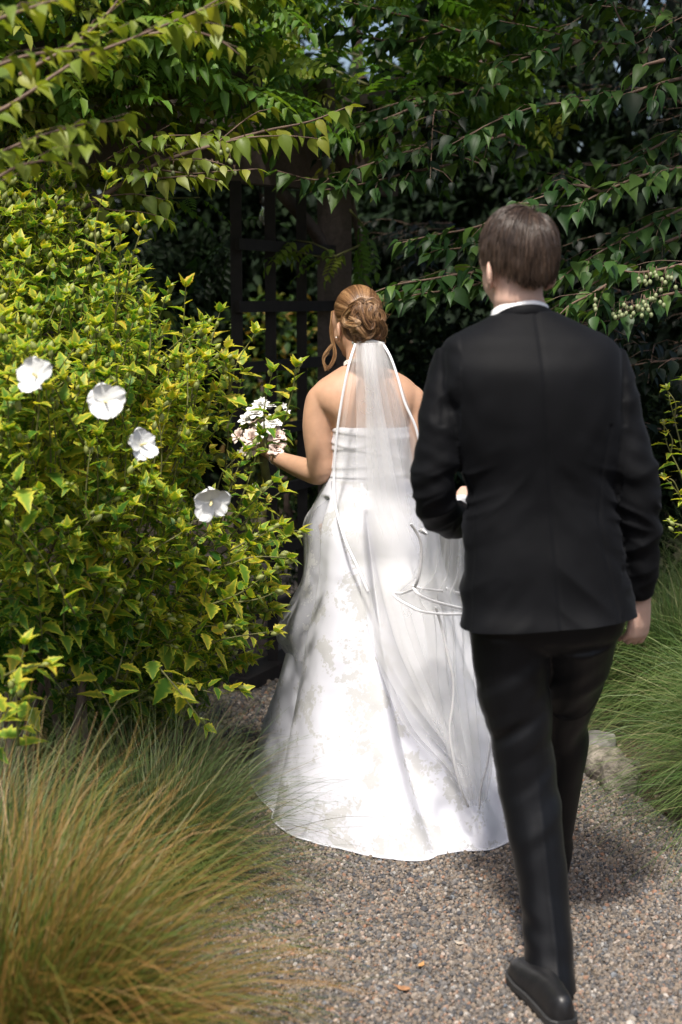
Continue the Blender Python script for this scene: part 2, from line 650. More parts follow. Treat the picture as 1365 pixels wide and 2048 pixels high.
def boulder(label, c, r, seed, material, flat=.0):
    V, Q, T = ellipsoid_geo((0, 0, 0), (1, 1, 1), None, 36, 22)
    d = 1 + .30 * vnoise(V * 1.3 + seed) + .13 * vnoise(V * 3.1 + seed) + .05 * vnoise(V * 8 + seed)
    V = V * d[:, None]
    V = np.clip(V, -.86 - .05 * vnoise(V * 4 + seed)[:, None], .86 + .06 * vnoise(V * 5 + 3 + seed)[:, None])
    V = V * np.asarray(r)
    o = link('boulder', make_mesh('boulder', V + np.asarray(c), [Q, T]), material)
    o['label'] = label
    o['category'] = 'boulder'
    o['group'] = 'edging stones along the gravel path'
    return o


g = G(1212, 1566)
boulder('pale rounded boulder at the path edge, middle of the three on the right', (g[0], g[1] + .07, .03), (.085, .09, .085), 3.1, M_STONE)
g = G(1243, 1592)
boulder('pale speckled boulder half under the near right grass clump', (g[0] + .01, g[1] + .06, .03), (.075, .085, .085), 8.7, M_STONE)
g = G(1196, 1518)
boulder('grey flat boulder at the mulch edge, farthest of the three on the right', (g[0], g[1] + .06, .02), (.09, .10, .06), 5.5, M_STONE2)
g = G(545, 1300)
boulder('low reddish stone against the trellis foot, left of the dress', (g[0] - .04, g[1] + .05, .03), (.13, .11, .075), 1.7, plain_mat('red_stone', (.15, .11, .095), .9, .4, 12, .6, 50))
g = G(570, 1320)
boulder('dark blue grey stone beside the low reddish stone and the skirt', (g[0] + .06, g[1], .02), (.15, .10, .085), 6.2, M_STONE2)
g = G(440, 1290)
boulder('dark flat stone under the white flowered shrub by the trellis foot', (g[0], g[1] + .08, .02), (.17, .10, .07), 9.4, M_STONE2)

# ------------------------------------------------------------------ the arbor
m, nt, b, out = new_mat('dark_stained_wood')
tc = nt.nodes.new('ShaderNodeTexCoord')
mp = nd(nt, 'ShaderNodeMapping')
mp.inputs['Scale'].default_value = (3, 3, 3)
nt.links.new(tc.outputs['Object'], mp.inputs[0])
wv = noise_tex(nt, 9, 6, .6, 1.5, mp.outputs[0])
nt.links.new(ramp(nt, wv.outputs['Fac'], [(.3, (.065, .049, .043)), (.7, (.12, .09, .08))]), b.inputs['Base Color'])
b.inputs['Roughness'].default_value = .7
nt.links.new(bump(nt, wv.outputs['Fac'], .3, .004), b.inputs['Normal'])
M_WOOD = m

RP = P(670, 1290, 6.6)[:2]                 # right front post
RP = np.array([RP[0], 6.6])
ax = unit(np.array([-.62, -.72]))          # beam runs to the left and nearer
LP = RP + ax * 2.6
bx = np.array([-ax[1], ax[0]])
if bx[1] < 0:
    bx = -bx                               # depth direction of the arbor (away from camera)
arbor = thing('garden_arbor', 'dark brown timber arbor with lattice side under the vine', 'arbor', (RP[0], RP[1], 0))


def part_bar(name, a, b_, w, h, root, up=(0, 0, 1), **kw):
    V, Q = bar_geo(a, b_, w, h, up)
    return link(name, make_mesh(name, V, Q, None, False), M_WOOD, root, **kw)


def v3(p, z):
    return np.array([p[0], p[1], z])


TOPZ = float(P(630, 383, 6.6)[2]) - .02
posts = [RP, RP + bx * 2.2, LP, LP + bx * 2.2]
for p in posts:
    part_bar('post', v3(p, 0), v3(p, TOPZ + .02), .155, .155, arbor, (0, 1, 0))
for off in (0., 2.2):
    q = bx * off
    part_bar('beam', v3(RP + q - ax * .42, TOPZ + .13), v3(LP + q + ax * .4, TOPZ + .13), .07, .22, arbor)
for k in range(8):
    c = RP + ax * (-.3 + k * .42)
    part_bar('rafter', v3(c - bx * .45, TOPZ + .33), v3(c + bx * 2.6, TOPZ + .33), .05, .16, arbor)
# curved brace at the right post
pts = [v3(RP - ax * .02, TOPZ - .42), v3(RP + ax * .1, TOPZ - .2), v3(RP + ax * .36, TOPZ + .0)]
V, Q, T = tube_geo(spline(pts, 8), .03, 6, .045)
link('brace', make_mesh('brace', V, [Q, T]), M_WOOD, arbor)
# rafter tail with a rounded end, in front of the beam
tp = P(688, 290, 6.35)
V, Q, T = tube_geo(spline([tp + np.array([.0, .5, .02]), tp + np.array([0, .1, .02]), tp + np.array([0, -.1, -.03])], 10), .045, 10, .1)
link('rafter_tail', make_mesh('rafter_tail', V, [Q, T]), M_WOOD, arbor)
M_WOOD_FRAME = M_WOOD
M_WOOD = plain_mat('shade_dark_lattice_wood', (.016, .012, .011), .8, .4, 20, .3, 60)  # lattice wood painted darker than the frame to stand for the arbor's shade
# lattice: from the right post towards the near left
l0 = np.array([RP[0] - .03, RP[1] - .06])
l1 = P(470, 1290, 5.75)[:2]
l1 = np.array([l1[0], 5.75])
ld = unit(l1 - l0)
LL = np.linalg.norm(l1 - l0)
for k, s in enumerate(np.arange(.26, LL, .285)):
    p = l0 + ld * s
    part_bar('upright_slat', v3(p, .06), v3(p, TOPZ), .045, .04, arbor, (0, 1, 0))
for z in [float(P(0, y_, 6.45)[2]) for y_ in (500, 612, 722, 842, 955, 1068, 1172)]:
    nrm = np.array([-ld[1], ld[0]])
    part_bar('cross_slat', v3(l0 + nrm * .03, z), v3(l1 + nrm * .03, z), .022, .045, arbor)
part_bar('base_rail', v3(l0, .03), v3(l1, .03), .12, .07, arbor)
# far side lattice
e0, e1 = posts[1], posts[3]
for s in np.arange(.2, 2.5, .2):
    p = e0 + ax * s
    part_bar('upright_slat', v3(p, .05), v3(p, TOPZ), .035, .035, arbor, (0, 1, 0))
for z in (.15, .5, .85, 1.2, 1.55, 1.9):
    part_bar('cross_slat', v3(e0 - bx * .03, z), v3(e1 - bx * .03, z), .022, .05, arbor)

# hanging bulb
bp = P(530, 425, 6.5)
bulb = thing('hanging_light_bulb', 'small clear glass bulb hanging in the dark arbor', 'light bulb', bp)
m, nt, b, out = new_mat('clear_glass')
b.inputs['Base Color'].default_value = (.95, .97, 1, 1)
b.inputs['Roughness'].default_value = .03
b.inputs['Transmission Weight'].default_value = .85
M_GLASS = m
V, Q, T = tube_geo([bp + np.array([0, 0, z]) for z in (-.055, -.045, -.03, -.008, .015, .03)], [.006, .02, .027, .025, .014, .012], 14)
link('glass', make_mesh('glass', V, [Q, T]), M_GLASS, bulb)
V, Q, T = tube_geo([bp + np.array([0, 0, z]) for z in (.028, .06, .07)], [.014, .015, .006], 12)
link('socket', make_mesh('socket', V, [Q, T]), plain_mat('socket_black', (.02, .02, .02), .5), bulb)
V, Q, T = tube_geo([bp + np.array([0, 0, .065]), np.array([bp[0], bp[1], TOPZ + .26])], .003, 6)
link('wire', make_mesh('wire', V, [Q, T]), plain_mat('wire_black', (.02, .02, .02), .5), bulb)
V, Q, T = tube_geo([bp + np.array([0, 0, z]) for z in (-.04, -.02, .01)], [.003, .007, .004], 8)
link('filament', make_mesh('filament', V, [Q, T]), plain_mat('filament_white', (.75, .75, .72), .4), bulb)

# ------------------------------------------------------------------ leaves
def leaf_template(rows, fold=.12, droop=.28, tri_only=True):
    """rows: (t, half width). returns V, T, edge"""
    V, E = [], []
    for t, w in rows:
        z = -droop * t * t
        V += [(t, w, z + fold * w * 1.6), (t, 0, z), (t, -w, z + fold * w * 1.6)]
        E += [1, 0, 1]
    T = []
    for i in range(len(rows) - 1):
        a = i * 3
        for s in (0, 1):
            q = (a + s, a + s + 1, a + s + 4, a + s + 3)
            w0, w1 = rows[i][1], rows[i + 1][1]
            if w0 > 0 or s is None:
                T.append((q[0], q[2], q[1]) if s == 0 or True else None)
            if w1 > 0:
                T.append((q[0], q[3], q[2]))
            if w0 <= 0 and w1 > 0 and False:
                pass
    V = np.array(V, float)
    T = np.array([t for t in T if t], int)
    # drop degenerate triangles
    ar = np.linalg.norm(np.cross(V[T[:, 1]] - V[T[:, 0]], V[T[:, 2]] - V[T[:, 0]]), axis=1)
    return V, T[ar > 1e-9], np.array(E, float)


LEAF_STYRAX = leaf_template([(0, 0), (.07, .14), (.22, .27), (.40, .28), (.58, .20), (.74, .105), (.88, .035), (1.0, 0)], .20, .36)
LEAF_SIMPLE = leaf_template([(0, 0), (.3, .25), (.65, .2), (1, 0)], .3, .3)
LEAF_HIB = leaf_template([(0, 0), (.07, .13), (.2, .29), (.29, .23), (.37, .37), (.47, .22), (.58, .24), (.70, .14), (.85, .09), (1, 0)], .16, .26)


def pinnate_template():
    sv, st, se = LEAF_SIMPLE
    V, T, E = [], [], []
    n = 0

    def put(o, d, s, roll):
        nonlocal n
        d = unit(d)
        z = unit(np.array([0, 0, 1.]) - d * d[2])
        y = np.cross(z, d)
        Mx = np.stack([d, y, z], 1) * s
        V.append(sv @ Mx.T + o)
        T.append(st + n)
        E.append(se)
        n += len(sv)
    for k in range(5):
        t = .18 + .16 * k
        o = np.array([t, 0, -.30 * t * t])
        for s in (-1, 1):
            put(o, np.array([.45, s * 1., -.35]), .30 - .02 * k, 0)
    put(np.array([.95, 0, -.28]), np.array([1, 0, -.6]), .28, 0)
    rv = np.array([(0, .006, 0), (0, -.006, 0), (.5, .005, -.075), (.5, -.005, -.075), (.97, .003, -.28), (.97, -.003, -.28)])
    V.append(rv)
    T.append(np.array([(0, 1, 3), (0, 3, 2), (2, 3, 5), (2, 5, 4)]) + n)
    E.append(np.zeros(6))
    return np.vstack(V), np.vstack(T), np.concatenate(E)


LEAF_WIST = pinnate_template()


class Foliage:
    def __init__(self):
        self.d, self.n, self.o, self.s, self.t, self.pri = [], [], [], [], [], []

    def leaf(self, o, d, nrm, size, tone=None, pri=1.):
        self.o.append(o)
        self.d.append(d)
        self.n.append(nrm)
        self.s.append(size)
        self.t.append(random.random() if tone is None else tone)
        self.pri.append(pri)

    def mats(self):
        d = unit(np.array(self.d))
        nn = np.array(self.n, float)
        z = unit(nn - d * np.sum(nn * d, -1, keepdims=True))
        y = np.cross(z, d)
        M = np.stack([d, y, z], -1) * np.array(self.s)[:, None, None]
        n = len(M)
        M[:, :, 1] *= RNG.uniform(.8, 1.15, n)[:, None]
        M[:, :, 2] *= RNG.uniform(.3, 1.6, n)[:, None]
        return M, np.array(self.o, float), np.array(self.t, float)

    def build(self, root, template, material, singles=300, mass='foliage', name='leaf'):
        tv, tf, te = template
        M, O, tone = self.mats()
        px, py, f = to_px(O)
        inview = (px > 0) & (px < 1365) & (py > 0) & (py < 2048)
        score = np.where(inview, np.array(self.s) / f * np.array(self.pri), 0)
        order = np.argsort(-score)
        pick = order[:singles]
        pick = pick[score[pick] > 0]
        rest = np.setdiff1d(np.arange(len(M)), pick)
        if len(rest):
            V, F, at = scatter(tv, tf, M[rest], O[rest], tone[rest], {'edge': te})
            link(mass, make_mesh(mass, V, F, at), material, root, kind='stuff')
        if len(pick):
            me = make_mesh(name, tv, tf, {'edge': te, 'tone': np.full(len(tv), -1.)})
            me.materials.append(material)
            base = np.array(root.location)
            for i in pick:
                o = bpy.data.objects.new(name, me)
                COL.objects.link(o)
                o.parent = root
                mm = np.eye(4)
                mm[:3, :3] = M[i]
                mm[:3, 3] = O[i] - base
                o.matrix_local = Matrix(mm.tolist())


def rv(s=1.):
    return np.array([random.gauss(0, s), random.gauss(0, s), random.gauss(0, s)])


def resample(poly, step):
    p = spline(poly, max(8, len(poly) * 8))
    L = np.concatenate([[0], np.cumsum(np.linalg.norm(np.diff(p, axis=0), axis=1))])
    n = max(2, int(L[-1] / step))
    s = np.linspace(0, L[-1], n)
    return np.stack([np.interp(s, L, p[:, k]) for k in range(3)], -1), L[-1]


def leafy(fol, poly, size, step=.034, start=0., down=.55, pri=1., tone=None, lift=0.):
    if isinstance(tone, tuple):
        tr_ = tone
        tone = None
    else:
        tr_ = None
    pts, L = resample(poly, step)
    tg = unit(np.gradient(pts, axis=0))
    side = random.choice((-1, 1))
    up = np.array([0, 0, 1.])
    n = len(pts)
    for i in range(int(n * start), n):
        side = -side
        lat = unit(np.cross(tg[i], up) + rv(.05)) * side
        d = lat * random.uniform(.5, 1.) + tg[i] * random.uniform(.25, .8) + np.array([0, 0, -down * random.uniform(.5, 1.5) + lift]) + rv(.14)
        nrm = up + lat * .25 + rv(.28)
        f = .72 + .28 * min(1, (n - i) / 4.)
        fol.leaf(pts[i] + rv(.004), d, nrm, size * random.uniform(.6, 1.25) * f, random.uniform(*tr_) if tr_ else tone, pri)
    # the leaf at the very tip
    fol.leaf(pts[-1], tg[-1] + np.array([0, 0, -.3]), up + rv(.2), size * .7, random.uniform(*tr_) if tr_ else tone, pri)


def spray(fol, tw, poly, size, step=.034, twigs=True, twig_len=.26, twig_every=.10, rad=.004, start=.1, down=.55, pri=1., tone=None):
    pts, L = resample(poly, .03)
    n = len(pts)
    r = np.linspace(rad, rad * .3, n)
    tw.append((pts, r))
    leafy(fol, poly, size, step, start, down, pri, tone)
    if twigs:
        tg = unit(np.gradient(pts, axis=0))
        s = random.choice((-1, 1))
        k = int(n * start) + 1
        while k < n - 2:
            s = -s
            lat = unit(np.cross(tg[k], (0, 0, 1))) * s
            ln = twig_len * random.uniform(.5, 1.1) * (1 - .6 * k / n)
            d = unit(tg[k] * .8 + lat * random.uniform(.5, 1.) + np.array([0, 0, random.uniform(-.12, .25)]))
            q = [pts[k], pts[k] + d * ln * .5 + np.array([0, 0, .008]), pts[k] + d * ln + np.array([0, 0, -.10 * ln])]
            tq, _ = resample(q, .04)
            tw.append((tq, np.linspace(rad * .5, rad * .25, len(tq))))
            leafy(fol, q, size * .95, step, .15, down, pri, tone)
            k += max(1, int(twig_every * random.uniform(.6, 1.4) / .03))


def build_twigs(tw, root, material, name='twigs', sides=5, kind='stuff'):
    sh = Shell()
    for p, r in tw:
        sh.add(*tube_geo(p, r, sides))
    o = link(name, sh.mesh(name), material, root)
    if kind:
        o['kind'] = kind
    return o


def px_line(pl):
    return [P(x, y, Y) for x, y, Y in pl]


def trunk(root, pts, radii, name='trunk', material=None):
    p = spline(pts, 14)
    r = np.interp(np.linspace(0, 1, 14), np.linspace(0, 1, len(radii)), radii)
    V, Q, T = tube_geo(p, r, 12)
    V = V + vnoise(V * 14)[:, None] * .008
    return link(name, make_mesh(name, V, [Q, T]), material or M_BARK, root)


def berries(root, spots, size=.0055):
    sh = Shell()
    st = []
    for c in spots:
        c = np.asarray(c)
        ln = random.uniform(.02, .045)
        e = c + np.array([random.gauss(0, .006), random.gauss(0, .006), -ln])
        sh.add(*ellipsoid_geo(e, (size, size, size * 1.25), None, 8, 6))
        st.append((np.array([c, e]), np.array([.0009, .0007])))
    link('berries', sh.mesh('berries'), M_BERRY, root, kind='stuff')
    build_twigs(st, root, M_TWIG, 'berry_stalks', 4)


# ------------------------------------------------------------------ left snowbell tree (sunlit)
def left_styrax():
    root = thing('snowbell_tree', 'sunlit snowbell tree reaching in from the left above the white flowered shrub', 'tree', (-2.7, 5.1, 0))
    trunk(root, [(-2.7, 5.1, 0), (-2.65, 5.1, .8), (-2.5, 5.05, 1.6), (-2.45, 5.0, 2.4), (-2.5, 4.9, 3.4)], [.09, .07, .06, .045, .02])
    fol, tw = Foliage(), []
    T0 = np.array([-2.5, 5.0, 1.7])
    # the clear long branch over the beam, with its side shoots
    main = px_line([(60, 470, 4.85), (150, 425, 4.85), (250, 365, 4.90), (330, 322, 4.95), (430, 290, 4.95), (530, 262, 4.97), (620, 243, 5.00), (700, 212, 5.00)])
    pts, L = resample(main, .03)
    br = link('branch', None or (lambda g: make_mesh('branch', g[0], [g[1], g[2]]))(tube_geo(np.vstack([[T0], pts]), np.linspace(.013, .0022, len(pts) + 1), 7)), M_TWIG, root)
    leafy(fol, main[2:], .080, .029, .0, .75, 3., None)
    for pl in ([(330, 322, 4.95), (300, 290, 4.93), (318, 262, 4.92), (340, 250, 4.92)],
               [(330, 322, 4.95), (380, 285, 5.00), (430, 258, 5.01)],
               [(300, 337, 4.93), (380, 347, 4.90), (440, 343, 4.89), (515, 338, 4.88)],
               [(265, 360, 4.91), (330, 356, 4.88), (390, 352, 4.87), (436, 362, 4.85)],
               [(430, 290, 4.95), (490, 240, 4.97), (520, 222, 4.98), (540, 218, 4.98)],
               [(430, 290, 4.95), (500, 275, 4.91), (580, 272, 4.90), (640, 278, 4.89)],
               [(330, 322, 4.95), (400, 318, 4.90), (450, 330, 4.87)],
               [(200, 395, 4.88), (270, 388, 4.85), (330, 400, 4.83)],
               [(180, 405, 4.88), (220, 420, 4.83), (290, 425, 4.80), (335, 440, 4.79)],
               [(250, 365, 4.90), (270, 330, 4.88), (330, 300, 4.85)]):
        q = px_line(pl)
        tq, _ = resample(q, .03)
        tw.append((tq, np.linspace(.0035, .0014, len(tq))))
        leafy(fol, q, .076, .029, .08, .8, 3.)
    spots = []
    for (x, y) in [(395, 318), (405, 316), (415, 320), (425, 318), (380, 318), (440, 322), (350, 322), (360, 320), (375, 335), (448, 288), (452, 300), (382, 325), (434, 322), (470, 330)]:
        for k in range(2):
            spots.append(P(x + random.uniform(-8, 8), y, 4.92))
    # nearer soft branches at the top left
    for pl in ([(-60, 250, 3.13), (30, 205, 3.18), (150, 125, 3.23), (270, 75, 3.28), (400, 20, 3.33), (480, -30, 3.38)],
               [(-80, 70, 2.93), (20, 30, 2.98), (140, -10, 3.03), (220, -40, 3.03)],
               [(40, 150, 3.23), (160, 80, 3.28), (230, 10, 3.33), (260, -40, 3.33)],
               [(-50, 330, 3.23), (60, 280, 3.23), (160, 250, 3.28), (250, 240, 3.33)],
               [(-50, 150, 3.03), (60, 110, 3.08), (180, 100, 3.13)],
               [(-60, 400, 3.13), (20, 340, 3.13), (100, 320, 3.18), (150, 330, 3.18)],
               [(300, 70, 3.43), (360, 60, 3.48), (430, 75, 3.53), (480, 110, 3.53)]):
        q = px_line(pl)
        pts, L = resample(q, .03)
        g = tube_geo(pts, np.linspace(.005, .0015, len(pts)), 7)
        link('branch', make_mesh('branch', g[0], [g[1], g[2]]), M_TWIG, root)
        spray(fol, tw, q, .058, .028, True, .2, .11, .0022, .0, .5, 1.4)
    # filling sprays of the crown, above and out to the left
    for k in range(250):
        o = np.array([random.uniform(-2.8, -.4), random.uniform(4.7, 5.7), random.uniform(2.0, 2.9)])
        px, py, f = to_px(o)
        if (px > 330 and py > 130) or px > 620 or (px > 230 and py > 300):
            continue
        if py > 480:
            continue
        d = unit(np.array([random.uniform(.3, 1), random.uniform(-.8, .5), random.uniform(-.05, .3)]))
        ln = random.uniform(.35, .7)
        q = [o - d * ln * .5, o + np.array([0, 0, .03]), o + d * ln * .5 + np.array([0, 0, -.04])]
        spray(fol, tw, q, .064, .032, True, .24, .10, .003)
    # unseen low limbs behind the shrub, added to keep sun out of the arbor
    cnt = 0
    while cnt < 85:
        o = np.array([random.uniform(-2.9, -.7), random.uniform(4.9, 6.3), random.uniform(.9, 2.2)])
        px, py, f = to_px(o)
        if px > np.interp(py, [300, 480, 640, 900], [60, 150, 330, 430]):
            continue
        cnt += 1
        d = unit(np.array([random.uniform(-.3, 1), random.uniform(-.8, .8), random.uniform(-.1, .2)]))
        spray(fol, tw, [o - d * .3, o + np.array([0, 0, .03]), o + d * .2], .085, .04, True, .24, .12, .004, .0, .5, .3)
    build_twigs(tw, root, M_TWIG)
    berries(root, spots, .0075)
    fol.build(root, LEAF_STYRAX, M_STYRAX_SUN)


left_styrax()


# ------------------------------------------------------------------ right snowbell tree (shaded, layered)
def right_styrax():
    root = thing('snowbell_tree', 'shaded snowbell tree with layered branches and pale berries behind the suited person', 'tree', (2.9, 6.4, 0))
    trunk(root, [(2.9, 6.4, 0), (2.85, 6.4, .9), (2.8, 6.3, 1.8), (2.7, 6.2, 2.8), (2.6, 6.1, 4.0)], [.12, .1, .085, .06, .03])
    trunk(root, [(2.85, 6.4, .4), (2.5, 6.9, 1.3), (2.1, 7.2, 2.2), (1.6, 7.2, 3.4)], [.05, .04, .03, .015], 'limb')
    fol, tw = Foliage(), []
    H = np.array([2.4, 6.2, 2.1])
    lines = [
        [(1330, 10, 5.2), (1290, 105, 5.0), (1255, 90, 4.95), (1160, 82, 4.9), (1090, 60, 4.85), (1000, 42, 4.8)],
        [(1275, 95, 5.0), (1240, 40, 5.0), (1225, 0, 5.0)],
        [(1160, 82, 4.9), (1110, 100, 4.85), (1050, 115, 4.8), (985, 142, 4.75)],
        [(1390, 150, 5.0), (1310, 170, 4.9), (1230, 195, 4.85), (1140, 205, 4.8), (1080, 212, 4.8), (1000, 238, 4.75), (905, 288, 4.7)],
        [(1330, 120, 4.6), (1290, 130, 4.6), (1260, 150, 4.6)],
        [(1400, 330, 5.0), (1290, 350, 4.9), (1205, 385, 4.85), (1140, 412, 4.8), (1035, 405, 4.75)],
        [(1205, 385, 4.85), (1150, 370, 4.85), (1090, 392, 4.8), (1040, 408, 4.8)],
        [(1400, 400, 5.1), (1300, 450, 5.0), (1225, 490, 4.9), (1150, 535, 4.85), (1120, 560, 4.8)],
        [(1400, 520, 4.7), (1340, 535, 4.65), (1270, 545, 4.6), (1190, 528, 4.55)],
        [(1400, 580, 4.7), (1330, 590, 4.65), (1280, 605, 4.6), (1235, 640, 4.55)],
        [(1230, 560, 4.7), (1180, 590, 4.65), (1140, 610, 4.6), (1110, 640, 4.6)],
        [(1060, 540, 5.0), (950, 545, 4.9), (850, 560, 4.8), (790, 570, 4.75), (748, 585, 4.7)],
        [(1000, 560, 5.0), (900, 580, 4.9), (830, 590, 4.85), (790, 605, 4.8)],
        [(1050, 420, 5.3), (950, 455, 5.2), (870, 470, 5.15), (805, 485, 5.1)],
        [(1000, 480, 5.3), (930, 495, 5.2), (885, 500, 5.1)],
        [(1010, 270, 5.6), (920, 295, 5.5), (830, 300, 5.4), (720, 335, 5.3), (640, 360, 5.2), (555, 342, 5.1)],
        [(900, 330, 5.5), (820, 345, 5.4), (740, 365, 5.3), (620, 385, 5.2)],
        [(860, 200, 5.6), (780, 235, 5.5), (700, 260, 5.5), (650, 290, 5.4)],
        [(1000, 170, 5.8), (900, 190, 5.7), (820, 200, 5.6), (720, 230, 5.6)],
        [(900, 60, 5.8), (800, 85, 5.7), (700, 60, 5.6), (620, 20, 5.5)],
        [(1000, 90, 5.8), (880, 50, 5.7), (760, 20, 5.6), (640, -10, 5.5)],
        [(1390, 250, 5.2), (1300, 300, 5.1), (1240, 330, 5.0), (1170, 330, 5.0)],
        [(1390, 460, 5.4), (1300, 500, 5.3), (1200, 560, 5.2), (1100, 620, 5.1)],
        [(1390, 60, 5.4), (1330, 40, 5.4), (1270, 20, 5.3), (1180, 10, 5.3)],
    ]
    for pl in lines:
        q = px_line(pl)
        pts, L = resample(q, .03)
        g = tube_geo(pts, np.linspace(.0065, .0018, len(pts)), 7)
        link('branch', make_mesh('branch', g[0], [g[1], g[2]]), M_TWIG, root)
        spray(fol, tw, q, .09, .034, True, .26, .09, .003, .05, .42, 3., (.36, .99))
    spots = []
    for (x, y, n) in [(1290, 550, 6), (1320, 545, 7), (1260, 612, 9), (1290, 605, 10), (1310, 595, 7), (1235, 622, 4), (1338, 560, 4), (1100, 640, 3), (1190, 600, 3)]:
        for k in range(n):
            spots.append(P(x + random.uniform(-16, 16), y - 10 + random.uniform(-8, 8), 4.5))
    # the crown's inner layers, shade painted in as a low leaf tone
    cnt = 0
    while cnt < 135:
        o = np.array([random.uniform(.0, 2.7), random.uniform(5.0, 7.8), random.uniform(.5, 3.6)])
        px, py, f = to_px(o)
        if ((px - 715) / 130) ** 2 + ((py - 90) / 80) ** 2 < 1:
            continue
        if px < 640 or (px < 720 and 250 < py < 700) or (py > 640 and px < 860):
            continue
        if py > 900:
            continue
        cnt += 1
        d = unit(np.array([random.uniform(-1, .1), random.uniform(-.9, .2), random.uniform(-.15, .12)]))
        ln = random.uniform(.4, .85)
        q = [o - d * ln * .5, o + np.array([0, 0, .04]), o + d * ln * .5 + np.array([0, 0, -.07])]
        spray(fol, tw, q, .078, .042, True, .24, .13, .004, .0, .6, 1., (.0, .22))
    # unseen crown roof over the frame, added to shade the layers below
    for k in range(330):
        o = np.array([random.uniform(.0, 2.9), random.uniform(4.1, 8.2), random.uniform(2.7, 3.9)])
        if o[2] < 2.72 + .2 * (o[1] - 4.1):
            o[2] = 2.75 + .2 * (o[1] - 4.1) + random.uniform(0, .5)
        d = unit(np.array([random.uniform(-1, 1), random.uniform(-1, 1), random.uniform(-.1, .1)]))
        q = [o - d * .4, o + np.array([0, 0, .05]), o + d * .4]
        spray(fol, tw, q, .075, .036, True, .3, .12, .004)
    build_twigs(tw, root, M_TWIG)
    berries(root, spots, .0068)
    fol.build(root, LEAF_STYRAX, M_STYRAX_SHADE)


right_styrax()


# ------------------------------------------------------------------ the vine on the arbor
def wisteria():
    root = thing('wisteria_vine', 'bright green wisteria vine covering the arbor roof', 'vine', (RP[0] + .25, RP[1] + .1, 0))
    trunk(root, [v3(RP, 0) + (.2, .1, 0), v3(RP, .8) + (.14, -.02, 0), v3(RP, 1.6) + (.15, .1, 0), v3(RP, 2.5) + (.0, .2, 0)], [.022, .02, .018, .014], 'stem')
    fol, tw = Foliage(), []
    up = np.array([0, 0, 1.])
    n = 0
    while n < 3000:
        s, w = random.uniform(-.9, 3.0), random.uniform(-.75, 3.6)
        c = RP + ax * s + bx * w
        z = TOPZ + .38 + abs(random.gauss(0, .35))
        if w < -.2 and random.random() < .6:
            z = TOPZ + .2 + random.uniform(-.05, .8)
        if n % 3 == 0:
            w = random.uniform(-.75, -.15)
            c = RP + ax * s + bx * w
            z = TOPZ + random.uniform(.18, 1.15)
        o = v3(c, z)
        px, py, f = to_px(o)
        if ((px - 715) / 120) ** 2 + ((py - 85) / 70) ** 2 < 1 and random.random() < .8:
            continue
        if w < .3 and 320 < px < 700 and 235 < py < 720:
            continue
        if 340 < px < 660 and 290 < py < 700:
            continue
        n += 1
        d = unit(np.array([random.gauss(0, .7), random.gauss(-.5, .6), random.gauss(-.1, .25)]))
        fol.leaf(o, d, up + rv(.3), random.uniform(.16, .27), random.uniform(.16, .99), 1.)
    # trailing shoots
    for pl in ([(140, 470, 5.6), (230, 425, 5.5), (300, 400, 5.4), (400, 395, 5.3)],
               [(120, 420, 5.6), (220, 390, 5.5), (330, 380, 5.45)],
               [(110, 300, 5.8), (200, 270, 5.7), (260, 250, 5.7)],
               [(300, 230, 6.0), (380, 215, 5.9), (470, 200, 5.8), (550, 180, 5.8)],
               [(700, 420, 6.3), (730, 460, 6.2), (720, 520, 6.2), (715, 580, 6.2)],
               [(740, 480, 6.2), (700, 500, 6.15), (650, 515, 6.1), (565, 495, 6.1)],
               [(680, 520, 6.15), (640, 490, 6.1), (590, 480, 6.1)],
               [(650, 160, 6.0), (600, 180, 5.9), (520, 190, 5.9)]):
        q = px_line(pl)
        pts, L = resample(q, .05)
        tw.append((pts, np.linspace(.006, .002, len(pts))))
        tg = unit(np.gradient(pts, axis=0))
        sd = 1
        for i in range(1, len(pts)):
            sd = -sd
            lat = np.cross(tg[i], up) * sd
            fol.leaf(pts[i], tg[i] * .6 + lat * .8 + np.array([0, -.3, -.35]) + rv(.12), up + rv(.25), random.uniform(.11, .19), random.uniform(.16, .99), 2.)
    for k in range(1300):  # back wall of leaves added to block light, shade painted as dark tone
        c = RP + ax * random.uniform(-.6, 3.0) + bx * random.uniform(2.3, 2.9)
        o = v3(c, random.uniform(.5, TOPZ + .3))
        px, py, f = to_px(o)
        if 520 < px < 640 and py > 560 and random.random() < .5:
            continue
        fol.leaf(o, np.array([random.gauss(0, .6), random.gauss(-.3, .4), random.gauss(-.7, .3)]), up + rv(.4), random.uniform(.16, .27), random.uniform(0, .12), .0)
    # leaves hanging inside the arbor, shade painted in as a dark tone
    for k in range(40):
        o = P(random.uniform(290, 480), random.uniform(430, 640), random.uniform(6.2, 7.2))
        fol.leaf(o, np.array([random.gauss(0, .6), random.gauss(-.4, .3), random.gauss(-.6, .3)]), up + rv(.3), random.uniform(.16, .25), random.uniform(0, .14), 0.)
    for k in range(26):
        a = v3(RP + ax * random.uniform(-.5, 2.8) + bx * random.uniform(-.4, 2.4), TOPZ + .45)
        b_ = a + np.array([random.gauss(0, .5), random.gauss(0, .5), random.uniform(.05, .5)])
        tw.append((spline([a, (a + b_) / 2 + rv(.05), b_], 8), np.linspace(.009, .004, 8)))
    build_twigs(tw, root, M_GREENSTEM)
    fol.build(root, LEAF_WIST, M_WIST)


wisteria()


